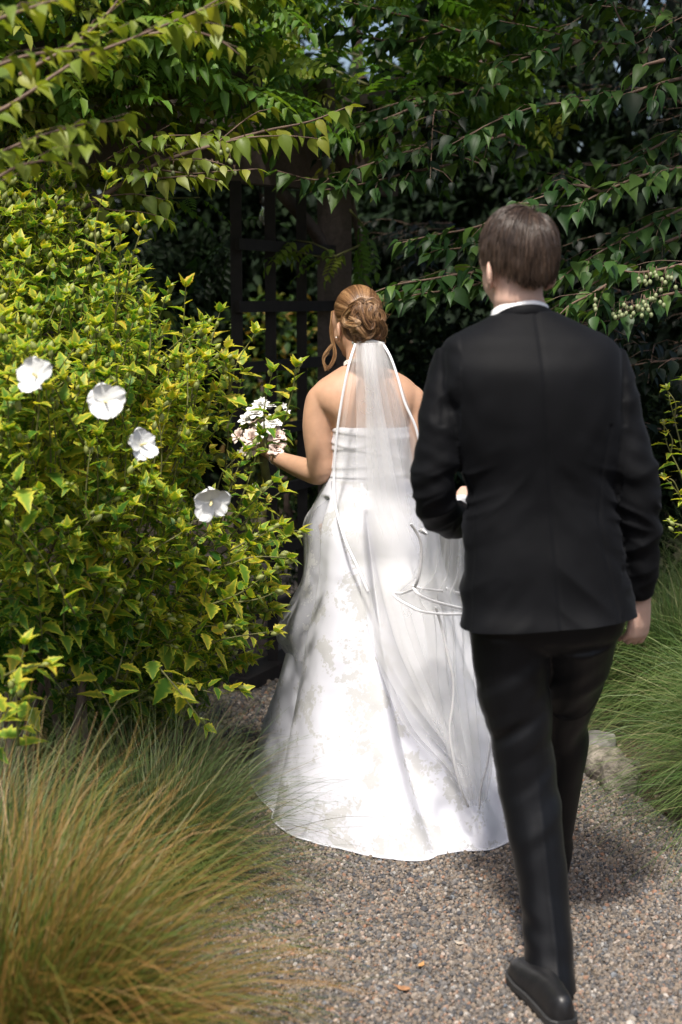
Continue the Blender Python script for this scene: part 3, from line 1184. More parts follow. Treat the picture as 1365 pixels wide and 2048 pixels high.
# ------------------------------------------------------------------ trees and shrubs behind
def far_tree(label, x, y, blobs, n, size, material, group='trees behind the arbor', name='tree', cat='tree', seed=0, height=4.):
    root = thing(name, label, cat, (x, y, 0), group)
    trunk(root, [(x, y, 0), (x + .05, y, height * .35), (x - .05, y + .05, height * .8)], [.03 * height, .022 * height, .008 * height])
    fol = Foliage()
    vol = np.array([b_[3] * b_[4] * b_[5] for b_ in blobs])
    pr = vol / vol.sum()
    for k in range(n):
        c = blobs[np.searchsorted(np.cumsum(pr), random.random() * .9999)]
        u = unit(rv())
        r = random.random() ** (1 / 2.2)
        o = np.array(c[:3]) + u * np.array(c[3:6]) * r
        cl = vnoise((o * 2.2 + seed)[None])[0]
        if cl < -.35:
            o = o + rv(.15)
        px_, py_, f_ = to_px(o)
        if ((px_ - 715) / 120) ** 2 + ((py_ - 90) / 75) ** 2 < 1 and random.random() < .86:
            continue
        d = u * .5 + rv(.5) + np.array([0, 0, -.35])
        fol.leaf(o, d, np.array([0, 0, 1.]) + u * .4 + rv(.3), size * random.uniform(.7, 1.3))
    fol.build(root, LEAF_SIMPLE, material, 0)
    tw = []
    for b_ in blobs:
        a = np.array([x, y, height * .35])
        tw.append((spline([a, (a + np.array(b_[:3])) / 2 + rv(.1), np.array(b_[:3])], 8), np.linspace(.03, .008, 8)))
    build_twigs(tw, root, M_BARK, 'limbs', 6)
    return root


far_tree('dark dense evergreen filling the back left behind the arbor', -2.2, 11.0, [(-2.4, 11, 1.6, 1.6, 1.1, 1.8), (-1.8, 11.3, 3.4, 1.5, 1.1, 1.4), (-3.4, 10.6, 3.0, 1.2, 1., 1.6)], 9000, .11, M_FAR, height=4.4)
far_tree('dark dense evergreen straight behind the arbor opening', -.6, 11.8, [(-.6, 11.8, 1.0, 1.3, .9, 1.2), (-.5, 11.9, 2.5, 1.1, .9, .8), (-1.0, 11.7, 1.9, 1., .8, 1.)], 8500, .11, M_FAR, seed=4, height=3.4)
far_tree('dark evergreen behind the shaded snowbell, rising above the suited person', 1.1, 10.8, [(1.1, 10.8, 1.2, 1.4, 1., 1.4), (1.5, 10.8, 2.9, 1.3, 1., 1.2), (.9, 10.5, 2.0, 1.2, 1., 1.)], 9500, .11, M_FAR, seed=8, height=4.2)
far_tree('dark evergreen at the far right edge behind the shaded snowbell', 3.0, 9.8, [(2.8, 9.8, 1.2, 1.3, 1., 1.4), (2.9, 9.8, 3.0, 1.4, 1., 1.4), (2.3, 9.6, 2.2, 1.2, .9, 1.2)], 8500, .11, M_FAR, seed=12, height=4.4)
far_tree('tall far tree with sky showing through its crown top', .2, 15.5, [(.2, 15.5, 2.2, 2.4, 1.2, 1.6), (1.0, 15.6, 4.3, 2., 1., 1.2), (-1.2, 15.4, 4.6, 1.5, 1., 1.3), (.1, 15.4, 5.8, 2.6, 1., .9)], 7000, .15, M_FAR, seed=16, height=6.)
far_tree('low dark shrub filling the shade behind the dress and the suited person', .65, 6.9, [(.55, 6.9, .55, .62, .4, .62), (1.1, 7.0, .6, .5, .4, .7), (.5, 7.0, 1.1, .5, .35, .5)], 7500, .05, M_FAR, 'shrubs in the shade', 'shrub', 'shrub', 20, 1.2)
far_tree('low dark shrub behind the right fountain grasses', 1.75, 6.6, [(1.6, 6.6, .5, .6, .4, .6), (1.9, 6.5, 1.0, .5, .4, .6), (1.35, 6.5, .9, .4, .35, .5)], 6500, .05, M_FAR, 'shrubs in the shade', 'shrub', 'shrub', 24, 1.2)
far_tree('bright yellow green shrub glimpsed through the lattice beside the bride', -.5, 9.6, [(-.42, 9.6, 1.0, .40, .35, .7), (-.32, 9.5, .5, .45, .3, .5)], 1700, .07, M_FARSUN, 'shrubs in the shade', 'shrub', 'shrub', 28, 1.4)
far_tree('small feathery green conifer at the trellis foot left of the skirt', -.1, 7.1, [(-.12, 7.1, .45, .2, .2, .45), (-.1, 7.1, .8, .15, .15, .3)], 3000, .03, M_STYRAX_SHADE, 'shrubs in the shade', 'shrub', 'shrub', 31, .9)


def far_wood():
    n = 17000
    o = np.stack([RNG.uniform(-7.5, 8.5, n), RNG.uniform(13., 14.6, n), RNG.uniform(0, 1, n)], -1)
    top = 4.9 + .8 * vnoise(np.stack([o[:, 0] * .6, 0 * o[:, 0], 0 * o[:, 0]], -1)) + .4 * vnoise(np.stack([o[:, 0] * 2, 0 * o[:, 0] + 4, 0 * o[:, 0]], -1))
    o[:, 2] *= top
    px, py, f = to_px(o)
    hole = ((px - 720) / 125) ** 2 + ((py - 92) / 62) ** 2 + .5 * vnoise(o * 3) < 1
    k = ~(hole & (RNG.random(n) < .93))
    o = o[k]
    n = len(o)
    tv, tf, te = LEAF_SIMPLE
    M = rand_rot(n) * RNG.uniform(.16, .34, n)[:, None, None]
    V, F, at = scatter(tv, tf, M, o, RNG.random(n), {'edge': te})
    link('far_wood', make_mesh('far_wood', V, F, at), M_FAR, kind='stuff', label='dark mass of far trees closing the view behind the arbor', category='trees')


far_wood()


# ------------------------------------------------------------------ variegated hibiscus
def flower_parts(root, c, facing, size, seed):
    f = unit(facing)
    a = unit(np.cross(f, (0.2, 0.1, 1)))
    b_ = np.cross(f, a)
    fl = bpy.data.objects.new('flower', None)
    COL.objects.link(fl)
    fl.parent = root
    fl.location = Vector((np.asarray(c) - np.array(root.location)).tolist())
    base = np.asarray(c)
    rr = random.Random(seed)
    for k in range(5):
        th = k * 2 * math.pi / 5 + rr.uniform(-.12, .12)
        u = a * math.cos(th) + b_ * math.sin(th)
        w = np.cross(f, u)
        nu, nv = 13, 14
        V = []
        wid = rr.uniform(1.0, 1.25)
        cup = rr.uniform(-.05, .45)
        plen = rr.uniform(.9, 1.1)
        for j in range(nv):
            t = math.sin(j / (nv - 1) * math.pi / 2)
            hw = wid * .46 * math.sqrt(max(.01, 1 - ((t - .6) / .63) ** 2)) * (1 if t < .8 else math.sqrt(max(0.004, 1 - ((t - .8) / .2) ** 2)) * .9 + .1)
            for i in range(nu):
                s = (i / (nu - 1) - .5) * 2
                ruf = .09 * t * math.sin(s * 3 + k * 2 + seed) + .06 * t * t * math.cos(s * 7 + seed * 2 + k)
                h = cup * t + .25 * (1 - t) * -.6 + ruf + .1 * s * s * t + .06 * s
                V.append(base + size * (u * (plen * t * (1.0 - .06 * s * s + .035 * math.sin(s * 6 + k))) + w * hw * s + f * h * .9))
        me = make_mesh('petal', np.array(V), grid_quads(nu, nv))
        link('petal', me, M_PETAL, fl)
    V, Q, T = tube_geo([base - f * size * .1, base + f * size * .25, base + f * size * .5 + rv(.003)], [size * .07, size * .08, size * .05], 8)
    link('stamen', make_mesh('stamen', V, [Q, T]), M_STAMEN, fl)


def hib_shoot(fol, stems, buds, T, d, length, size, pri, yellow):
    d = unit(d)
    b0 = T - d * length + np.array([0, 0, -.06 * length])
    pts = spline([b0, T - d * length * .5 + rv(.012), T], 12)
    stems.append((pts, np.linspace(.0032, .0014, 12)))
    L = length
    n = int(L / .022)
    az = random.uniform(0, 6.28)
    e1 = unit(np.cross(d, (0.3, .2, 1)))
    e2 = np.cross(d, e1)
    for k in range(n):
        t = k / n
        p = spline(pts, 40)[int(39 * t)] if False else pts[0] * (1 - t) + pts[-1] * t
        az += 2.4
        lat = e1 * math.cos(az) + e2 * math.sin(az)
        sz = size * (1.0 - .45 * t) * random.uniform(.55, 1.25)
        dd = lat * 1.0 + d * (.25 + .6 * t) + np.array([0, 0, .12 - .3 * (1 - t)]) + rv(.15)
        tone = min(.999, max(0., random.gauss(yellow, .20)))
        fol.leaf(p, dd, np.array([0, 0, 1.]) + d * .5 + rv(.2), sz, tone, pri)
    for k in range(4):
        az += 1.7
        lat = e1 * math.cos(az) + e2 * math.sin(az)
        fol.leaf(T, lat * .55 + d, d * .3 + np.array([0, 0, 1.]) - lat * .5 + rv(.1), size * random.uniform(.45, .7), min(.999, max(0, random.gauss(yellow + .14, .18))), pri)
    if random.random() < .7:
        for k in range(random.choice((1, 2, 3))):
            buds.append((T + rv(.010) - d * random.uniform(0, .03), d))


OUT_Y = [215, 290, 330, 400, 460, 520, 600, 660, 740, 800, 900, 960, 1060, 1180, 1280, 1400, 1440]
OUT_X = [-10, 90, 150, 190, 225, 275, 385, 450, 500, 480, 470, 520, 580, 550, 545, 430, 380]


def hibiscus():
    root = thing('hibiscus_shrub', 'large variegated hibiscus shrub with white flowers left of the path', 'shrub', (-1.0, 4.1, 0))
    fol, stems, buds = Foliage(), [], []
    n = 0
    while n < 760:
        py = random.uniform(225, 1440)
        xm = np.interp(py, OUT_Y, OUT_X)
        px = random.uniform(-120, xm)
        if py > 1330 and px < 250 and random.random() < .75:
            continue
        e = (xm - px) / 600.                       # 0 at the right outline, 1 deep left
        Y = 4.25 - 1.0 * min(1, e) ** .8 + .35 * abs(py - 850) / 600. + random.uniform(0, 1) ** 2 * .5
        if py < 620:
            Y += .1
        T = P(px, py, Y)
        out_d = np.array([.55 * (1 - e), -.45 * e - .15, .0])
        upw = 1.0 if py < 950 else (.55 if py < 1150 else .15)
        d = out_d + np.array([0, 0, upw]) + rv(.22)
        yl = .36 + .26 * vnoise(np.array([[px * .01, py * .01, 3.3]]))[0] + (.12 if 560 < py < 1250 else -.05) - (.28 if py > 1180 and px < 330 else 0)  # light painted in: lit middle yellower, shaded lower left greener
        hib_shoot(fol, stems, buds, T, d, random.uniform(.16, .34), random.uniform(.054, .082), 1. + (Y < 3.9) * .6, yl)
        n += 1
    # clear outer shoots on the silhouette
    for (px, py, Y, dx, dz) in [(592, 735, 4.28, .25, 1), (545, 745, 4.25, .1, 1), (372, 575, 4.15, .1, 1), (440, 625, 4.2, .25, 1), (510, 668, 4.25, .4, .9), (285, 455, 4.05, .3, 1),
                                (215, 360, 3.95, .1, 1), (240, 450, 4.0, .1, 1), (300, 610, 3.9, .1, 1), (600, 1062, 4.2, 1, .25), (575, 1115, 4.15, 1, .1), (560, 1180, 4.15, 1, .2),
                                (548, 1262, 4.15, 1, .25), (560, 1050, 4.2, .7, .5), (530, 1150, 4.1, .8, .4), (480, 1380, 4.0, .8, -.1), (410, 1450, 3.9, .4, -.5), (50, 1290, 3.1, .1, .7),
                                (30, 1370, 3.05, .2, .4), (90, 1330, 3.1, .5, .2), (470, 1250, 4.1, .8, .2), (520, 870, 4.28, .3, .9), (548, 965, 4.25, .6, .5), (490, 905, 4.2, .3, .8), (560, 985, 4.25, .6, .5)]:
        hib_shoot(fol, stems, buds, P(px, py, Y), np.array([dx, -.15, dz]), random.uniform(.16, .26), .078, 2.2, random.uniform(.3, .62))
    # the far side of the shrub
    for k in range(170):
        T = np.array([random.uniform(-2.1, -.45), random.uniform(4.3, 5.1), random.uniform(.25, 1.8)])
        px, py, f = to_px(T)
        if px > np.interp(py, OUT_Y, OUT_X) - 20:
            continue
        hib_shoot(fol, stems, buds, T, np.array([random.uniform(-.3, .5), .6, .8]), .3, .085, .3, .35)
    # main stems from the ground
    for k in range(16):
        a = np.array([-1.0 + random.gauss(0, .12), 4.1 + random.gauss(0, .12), 0])
        e_ = np.array([random.uniform(-1.6, -.45), random.uniform(4.0, 4.7), random.uniform(.7, 1.3)])
        g = tube_geo(spline([a, a * .6 + e_ * .4 + (0, 0, .25), e_], 12), np.linspace(.014, .004, 12), 7)
        link('stem', make_mesh('stem', g[0], [g[1], g[2]]), M_BARK, root)
    build_twigs(stems, root, M_GREENSTEM, 'shoots', 5)
    sh = Shell()
    for c, d in buds:
        d = unit(d)
        s = random.uniform(.006, .011)
        V, Q, T = tube_geo([c, c + d * s, c + d * s * 1.8, c + d * s * 2.6], [s * .5, s * .85, s * .7, s * .15], 7)
        sh.add(V, Q, T)
    link('buds', sh.mesh('buds'), M_BUD, root, kind='stuff')
    fol.build(root, LEAF_HIB, M_HIB)
    flower_parts(root, P(72, 752, 3.12), (-.35, -1, .45), .043, 1)
    flower_parts(root, P(211, 803, 3.2), (.25, -1, .15), .044, 2)
    flower_parts(root, P(284, 890, 3.38), (.7, -.7, .35), .040, 3)
    flower_parts(root, P(423, 1004, 3.55), (.1, -1, -.25), .048, 4)


hibiscus()


def right_shrub():
    root = thing('hibiscus_shrub', 'small yellow green hibiscus at the right edge beside the suited arm', 'shrub', (1.5, 5.0, 0))
    fol, stems, buds = Foliage(), [], []
    for pl in ([(1420, 1180, 5.0), (1375, 950, 4.95), (1352, 850, 4.95), (1335, 780, 4.95)],
               [(1420, 1150, 5.0), (1370, 970, 4.9), (1335, 890, 4.9), (1328, 850, 4.88)],
               [(1430, 1200, 5.0), (1400, 1060, 4.85), (1355, 985, 4.85), (1330, 955, 4.83)],
               [(1440, 1100, 5.1), (1400, 850, 5.1), (1370, 760, 5.1)],
               [(1440, 1100, 5.1), (1420, 900, 4.9), (1390, 820, 4.9)],
               [(1430, 1200, 5.0), (1380, 1070, 4.8), (1345, 1045, 4.8)],
               [(1450, 1150, 5.0), (1420, 1000, 4.8), (1385, 930, 4.8)]):
        q = px_line(pl)
        pts, L = resample(q, .035)
        stems.append((pts, np.linspace(.006, .0016, len(pts))))
        for i in range(int(len(pts) * .35), len(pts)):
            az = i * 2.4
            d = np.array([math.cos(az), math.sin(az) * .8, .15]) + rv(.15)
            fol.leaf(pts[i], d, np.array([0, 0, 1.]) + rv(.2), random.uniform(.045, .07), random.uniform(.3, .85), 1.)
        hib_shoot(fol, stems, buds, pts[-1], pts[-1] - pts[-4], .1, .05, 1, .6)
        buds.append((pts[-1], unit(pts[-1] - pts[-3])))
    build_twigs(stems, root, M_GREENSTEM, 'shoots', 5)
    sh = Shell()
    for c, d in buds:
        s = .009
        sh.add(*tube_geo([c, c + d * s, c + d * s * 1.8, c + d * s * 2.6], [s * .5, s * .85, s * .7, s * .15], 7))
    link('buds', sh.mesh('buds'), M_BUD, root, kind='stuff')
    fol.build(root, LEAF_HIB, M_HIB)


right_shrub()


# ------------------------------------------------------------------ grasses
def grass_clump(label, c, n, length, spread, width, mat, base_r=.12, lean=(0, 0), seg=8, stiff=1.0, seedheads=0.):
    root = thing('ornamental_grass', label, 'grass clump', (c[0], c[1], 0), 'ornamental grasses beside the path')
    az = RNG.uniform(0, 2 * math.pi, n)
    el = np.radians(90 - np.abs(RNG.normal(0, spread, n)))
    L = length * RNG.uniform(.55, 1.12, n)
    r0 = base_r * np.sqrt(RNG.random(n))
    a0 = az + RNG.normal(0, .5, n)
    p = np.stack([c[0] + r0 * np.cos(a0), c[1] + r0 * np.sin(a0), np.zeros(n)], -1)
    d = np.stack([np.cos(el) * np.cos(az) + lean[0] * .3, np.cos(el) * np.sin(az) + lean[1] * .3, np.sin(el)], -1)
    d = unit(d)
    side = unit(np.cross(d, np.stack([np.cos(az + 1.57), np.sin(az + 1.57), 0 * az], -1)) * 0 + np.stack([-np.sin(az), np.cos(az), 0 * az], -1) + RNG.normal(0, .5, (n, 3)))
    V = np.zeros((n, seg + 1, 2, 3))
    TT = np.zeros((n, seg + 1, 2))
    curl = RNG.uniform(.4, 1.9, n) * stiff
    w = width * RNG.uniform(.6, 1.3, n)
    for k in range(seg + 1):
        t = k / seg
        ww = (w * (1 - t ** 1.6) * .5 + .0002)[:, None]
        V[:, k, 0] = p - side * ww
        V[:, k, 1] = p + side * ww
        TT[:, k] = t
        h = L / seg
        p = p + d * h[:, None]
        p[:, 2] = np.maximum(p[:, 2], .006)
        d = unit(d + np.array([0, 0, -1.]) * (curl * (.05 + .42 * t) * 8 / seg * .55)[:, None] + np.stack([np.cos(az), np.sin(az), 0 * az], -1) * .05 + RNG.normal(0, .075, (n, 3)))
    idx = np.arange(n * (seg + 1) * 2).reshape(n, seg + 1, 2)
    Q = np.stack([idx[:, :-1, 0], idx[:, :-1, 1], idx[:, 1:, 1], idx[:, 1:, 0]], -1).reshape(-1, 4)
    tone = np.repeat(RNG.random(n), (seg + 1) * 2)
    me = make_mesh('blades', V.reshape(-1, 3), Q, {'tone': tone, 'along': TT.ravel()})
    link('blades', me, mat, root, kind='stuff')
    if seedheads:
        k = int(n * seedheads)
        sh_v = V[:k, seg - 2:, :, :].mean(2)
        sh = Shell()
        for i in range(k):
            sh.add(*tube_geo(sh_v[i], [.0012, .003, .001], 4), tone=random.random())
        link('seed_heads', sh.mesh('seed_heads'), M_SEED, root, kind='stuff')
    return root


def grass_mat(name, base, tips, translucent=.3):
    m, nt, b, out = new_mat(name)
    to = nd(nt, 'ShaderNodeAttribute', attribute_name='tone')
    al = nd(nt, 'ShaderNodeAttribute', attribute_name='along')
    ca = ramp(nt, to.outputs['Fac'], base)
    cb = ramp(nt, to.outputs['Fac'], tips)
    col = mixc(nt, al.outputs['Fac'], ca, cb)
    nt.links.new(col, b.inputs['Base Color'])
    b.inputs['Roughness'].default_value = .5
    tr = nt.nodes.new('ShaderNodeBsdfTranslucent')
    nt.links.new(col, tr.inputs[0])
    mx = nt.nodes.new('ShaderNodeMixShader')
    mx.inputs[0].default_value = translucent
    nt.links.new(b.outputs[0], mx.inputs[1])
    nt.links.new(tr.outputs[0], mx.inputs[2])
    nt.links.new(mx.outputs[0], out.inputs[0])
    return m


M_GOLD = grass_mat('golden_grass', [(0, (.035, .075, .010)), (.4, (.08, .13, .015)), (.75, (.13, .13, .02)), (1, (.17, .11, .03))], [(0, (.07, .13, .018)), (.35, (.13, .16, .022)), (.5, (.22, .16, .03)), (.72, (.31, .155, .035)), (.9, (.34, .17, .05)), (1, (.40, .26, .12))])
M_GREEN = grass_mat('green_grass', [(0, (.03, .07, .014)), (.6, (.06, .10, .02)), (1, (.10, .11, .03))], [(0, (.06, .11, .03)), (.5, (.10, .15, .045)), (.85, (.17, .16, .07)), (1, (.18, .10, .06))])
M_LIME = grass_mat('fountain_grass', [(0, (.022, .065, .010)), (.6, (.05, .11, .018)), (1, (.09, .12, .028))], [(0, (.065, .14, .028)), (.5, (.115, .19, .045)), (.85, (.20, .24, .08)), (1, (.36, .32, .16))])
M_SEED = plain_mat('seed_head', (.30, .19, .10), .8, .3, 60)

grass_clump('golden brown fountain grass in the left foreground, nearest the viewer', (-.70, 2.62), 7000, .76, 42, .0034, M_GOLD, .17, (0.05, 0), 9, 1.2)
grass_clump('green fountain grass behind the nearest golden clump, under the white flowered shrub', (-.95, 3.25), 3800, .62, 34, .0030, M_GREEN, .17, (0, 0), 8, 1.)
grass_clump('fine green grass clump brushing the hem of the white dress', (-.52, 3.76), 3200, .56, 34, .0022, M_GREEN, .12, (.12, 0), 9, 1.15)
grass_clump('dark green upright grass tuft in the shade under the white flowered shrub', (-.84, 4.5), 1800, .5, 26, .0024, M_GREEN, .1, (.1, 0), 8, .9)
grass_clump('lime green fountain grass at the right edge of the path, nearest on that side', (1.46, 4.25), 7500, .80, 30, .0028, M_LIME, .15, (-.1, 0), 10, 1.45)
grass_clump('green fountain grass behind the hanging right hand', (1.36, 5.35), 6000, .68, 30, .0028, M_LIME, .15, (-.1, 0), 9, 1.4)
grass_clump('green fountain grass at the right edge, farthest along the mulch bed', (1.75, 5.9), 5000, .8, 26, .0028, M_LIME, .15, (-.1, -.1), 8, 1.2)
import bmesh

# ------------------------------------------------------------------ people: materials
def skin_mat(name, col):
    m, nt, b, out = new_mat(name)
    n = noise_tex(nt, 22, 5, .6)
    n2 = noise_tex(nt, 260, 3, .6)
    c = ramp(nt, n.outputs['Fac'], [(.3, tuple(x * .88 for x in col)), (.7, tuple(min(1, x * 1.08) for x in col))])
    nt.links.new(c, b.inputs['Base Color'])
    b.inputs['Roughness'].default_value = .52
    b.inputs['Specular IOR Level'].default_value = .38
    b.inputs['Subsurface Weight'].default_value = .12
    b.inputs['Subsurface Radius'].default_value = (.012, .005, .003)
    b.inputs['Subsurface Scale'].default_value = 1.
    nt.links.new(bump(nt, n2.outputs['Fac'], .12, .0008), b.inputs['Normal'])
    return m


M_SKIN_B = skin_mat('skin_warm', (.45, .265, .172))
M_SKIN_G = skin_mat('skin_fair', (.56, .365, .285))
m, nt, b, out = new_mat('black_suiting')
tc = nt.nodes.new('ShaderNodeTexCoord')
n = noise_tex(nt, 900, 2, .5)
n2 = noise_tex(nt, 14, 4, .6)
nt.links.new(ramp(nt, n2.outputs['Fac'], [(.3, (.0022, .0024, .0031)), (.7, (.0036, .0039, .0050))]), b.inputs['Base Color'])
b.inputs['Roughness'].default_value = .68
b.inputs['Specular IOR Level'].default_value = .12
b.inputs['Sheen Weight'].default_value = .02
b.inputs['Sheen Roughness'].default_value = .45
b.inputs['Sheen Tint'].default_value = (.75, .82, 1, 1)
nt.links.new(bump(nt, n.outputs['Fac'], .25, .0006), b.inputs['Normal'])
M_SUIT = m
m, nt, b, out = new_mat('black_trouser')
n = noise_tex(nt, 900, 2, .5)
b.inputs['Base Color'].default_value = (.0028, .0031, .0042, 1)
b.inputs['Roughness'].default_value = .45
b.inputs['Specular IOR Level'].default_value = .22
b.inputs['Sheen Weight'].default_value = .02
nt.links.new(bump(nt, n.outputs['Fac'], .2, .0005), b.inputs['Normal'])
M_TROUSER = m
M_SHIRT = plain_mat('white_cotton', (.80, .80, .80), .8, .04, 60, .1, 500)
M_SHOE = plain_mat('black_leather', (.008, .008, .009), .42, .3, 30, .15, 120, .5)
M_SOLE = plain_mat('black_rubber', (.02, .02, .021), .55, .3, 30)
M_HAIR_G = hair_mat('brown_hair', [(0, (.020, .012, .008)), (.5, (.050, .031, .021)), (1, (.125, .082, .058))], .36, .6)
M_HAIR_B = hair_mat('chestnut_hair', [(0, (.050, .022, .009)), (.4, (.17, .085, .036)), (.8, (.38, .215, .10)), (1, (.56, .37, .20))], .34, .6)


def satin_mat(name, brocade=True, alpha=None):
    m, nt, b, out = new_mat(name)
    tc = nt.nodes.new('ShaderNodeTexCoord')
    blob = noise_tex(nt, 9.5, 2, .5, .6, tc.outputs['Object'])
    vo = nd(nt, 'ShaderNodeTexVoronoi', Scale=70.)
    wa = noise_tex(nt, 30, 3, .6, 0., tc.outputs['Object'])
    off = nd(nt, 'ShaderNodeVectorMath', op='SCALE')
    nt.links.new(wa.outputs['Color'], off.inputs[0])
    off.inputs['Scale'].default_value = .035
    ad = nd(nt, 'ShaderNodeVectorMath', op='ADD')
    nt.links.new(tc.outputs['Object'], ad.inputs[0])
    nt.links.new(off.outputs[0], ad.inputs[1])
    nt.links.new(ad.outputs[0], vo.inputs['Vector'])
    fine = noise_tex(nt, 75, 6, .75, 2.6, tc.outputs['Object'])
    s1 = nd(nt, 'ShaderNodeMath', op='MULTIPLY_ADD')
    nt.links.new(fine.outputs['Fac'], s1.inputs[0])
    s1.inputs[1].default_value = .45
    nt.links.new(blob.outputs['Fac'], s1.inputs[2])
    s2 = nd(nt, 'ShaderNodeMath', op='MULTIPLY_ADD')
    nt.links.new(vo.outputs['Distance'], s2.inputs[0])
    s2.inputs[1].default_value = -.22
    nt.links.new(s1.outputs[0], s2.inputs[2])
    mask = ramp(nt, s2.outputs[0], [(.672, (0, 0, 0)), (.695, (1, 1, 1))])
    col = mixc(nt, mask, (.56, .565, .62), (.44, .44, .445))
    nt.links.new(col, b.inputs['Base Color'])
    b.inputs['Specular IOR Level'].default_value = .5
    rr = ramp(nt, mask, [(0, (.34, .34, .34)), (1, (.8, .8, .8))])
    nt.links.new(rr, b.inputs['Roughness'])
    w = noise_tex(nt, 300, 3, .6, 0, tc.outputs['Object'])
    hm = mixc(nt, mask, (.2, .2, .2), w.outputs['Fac'])
    nt.links.new(bump(nt, hm, .35, .0015), b.inputs['Normal'])
    if alpha:
        tr = nt.nodes.new('ShaderNodeBsdfTransparent')
        mx = nt.nodes.new('ShaderNodeMixShader')
        nt.links.new(ramp(nt, mask, [(0, (alpha[0],) * 3), (1, (alpha[1],) * 3)]), mx.inputs[0])
        nt.links.new(tr.outputs[0], mx.inputs[1])
        nt.links.new(b.outputs[0], mx.inputs[2])
        nt.links.new(mx.outputs[0], out.inputs[0])
    return m


M_DRESS = satin_mat('brocade_satin')
M_ORGANZA = satin_mat('floral_organza', True, (.42, .85))
m, nt, b, out = new_mat('plain_satin')
b.inputs['Base Color'].default_value = (.60, .605, .65, 1)
b.inputs['Roughness'].default_value = .38
n = noise_tex(nt, 60, 4)
nt.links.new(bump(nt, n.outputs['Fac'], .06, .002), b.inputs['Normal'])
M_SATIN = m
m, nt, b, out = new_mat('tulle')
tc = nt.nodes.new('ShaderNodeTexCoord')
n = noise_tex(nt, 6, 2, .5)
b.inputs['Base Color'].default_value = (.84, .84, .85, 1)
b.inputs['Roughness'].default_value = .8
tl = nt.nodes.new('ShaderNodeBsdfTranslucent')
tl.inputs[0].default_value = (.86, .86, .87, 1)
mx0 = nt.nodes.new('ShaderNodeMixShader')
mx0.inputs[0].default_value = .45
nt.links.new(b.outputs[0], mx0.inputs[1])
nt.links.new(tl.outputs[0], mx0.inputs[2])
tr = nt.nodes.new('ShaderNodeBsdfTransparent')
mx = nt.nodes.new('ShaderNodeMixShader')
nt.links.new(ramp(nt, n.outputs['Fac'], [(.3, (.27,) * 3), (.7, (.33,) * 3)]), mx.inputs[0])
nt.links.new(tr.outputs[0], mx.inputs[1])
nt.links.new(mx0.outputs[0], mx.inputs[2])
nt.links.new(mx.outputs[0], out.inputs[0])
M_TULLE = m
m, nt, b, out = new_mat('satin_ribbon')
b.inputs['Base Color'].default_value = (.74, .74, .76, 1)
b.inputs['Metallic'].default_value = .25
b.inputs['Roughness'].default_value = .34
M_RIBBON = m
M_PEARL = plain_mat('pearl', (.80, .77, .72), .22, .05, 40)


# ------------------------------------------------------------------ people: shapes
def rot_z(a):
    c, s = math.cos(a), math.sin(a)
    return np.array([[c, -s, 0], [s, c, 0], [0, 0, 1.]])


def rot_x(a):
    c, s = math.cos(a), math.sin(a)
    return np.array([[1, 0, 0], [0, c, -s], [0, s, c]])


def rot_y(a):
    c, s = math.cos(a), math.sin(a)
    return np.array([[c, 0, s], [0, 1, 0], [-s, 0, c]])


def add_head(sh, c, R, s):
    c = np.asarray(c)

    def el(p, r, R2=None):
        sh.add(*ellipsoid_geo(c + R @ (np.array(p) * s), np.array(r) * s, R if R2 is None else R @ R2, 28, 16))
    el((0, -.008, .02), (.076, .098, .095))
    el((0, .026, -.055), (.064, .070, .076))
    el((0, .058, -.104), (.034, .034, .028))
    el((0, .084, .002), (.048, .014, .012))
    el((0, .090, -.086), (.022, .012, .008))
    for k in (-1, 1):
        el((k * .031, .083, -.018), (.014, .011, .009))
        el((k * .046, .040, -.045), (.022, .040, .045))
        el((k * .052, .040, .005), (.020, .045, .045))
        el((k * .083, -.008, -.040), (.008, .020, .034), rot_z(k * .55))
        el((k * .079, .004, -.066), (.007, .010, .013))
    sh.add(*tube_geo(c + (np.array([(0, .088, -.005), (0, .103, -.03), (0, .116, -.054), (0, .095, -.062)]) * s) @ R.T, np.array([.008, .010, .014, .010]) * s, 12))


def hand_parts(sh, wrist, yv, zv, mirror, curls, s=1., spread=.06):
    """wrist point, direction of the fingers, back of the hand normal; index side is y x z (mirrored if asked)"""
    yv = unit(yv)
    zv = unit(np.asarray(zv, float) - yv * np.dot(zv, yv))
    xv = np.cross(yv, zv) * (-1 if mirror else 1)
    B = np.stack([xv, yv, zv], 1)
    w = np.asarray(wrist, float)

    def tb(pts, ra, fl=None):
        sh.add(*tube_geo(w + (np.array(pts, float) * s) @ B.T, np.array(ra) * s, 12, None if fl is None else np.array(fl) * s, zv))
    tb([(0, -.03, 0), (0, .0, 0), (0, .03, .002), (0, .065, .003), (0, .092, .001)], [.027, .028, .036, .042, .040], [.020, .018, .016, .0145, .012])
    fx = [.031, .0105, -.0105, -.030]
    ln = [.070, .078, .072, .056]
    for i in range(4):
        cu = curls if np.isscalar(curls) else curls[i]
        p = np.array([fx[i], .086 - .006 * (i == 3), .002])
        a = cu * .6
        pts = [p - np.array([0, .022, 0]), p]
        for seg, f in ((.45, 1.), (.32, 1.15), (.23, .7)):
            d = np.array([math.sin(spread * (1.5 - i)) * .5, math.cos(a), -math.sin(a)])
            p = p + d * ln[i] * seg
            pts.append(p)
            a += cu * f
        tb(pts, [.0095, .0095, .0088, .0082, .0065])
    tb([(.012, .015, -.006), (.034, .040, -.012), (.045, .066, -.022), (.043, .088, -.034)], [.015, .0135, .0105, .0075])


def shell_part(name, fn, voxel, mat, root, smooth=6, deform=None):
    sh = Shell()
    fn(sh)
    me = fuse(sh, voxel, smooth, .5, name)
    if deform:
        V, N = co_of(me)
        set_co(me, deform(V, N))
    me.materials.clear()
    return link(name, me, mat, root)


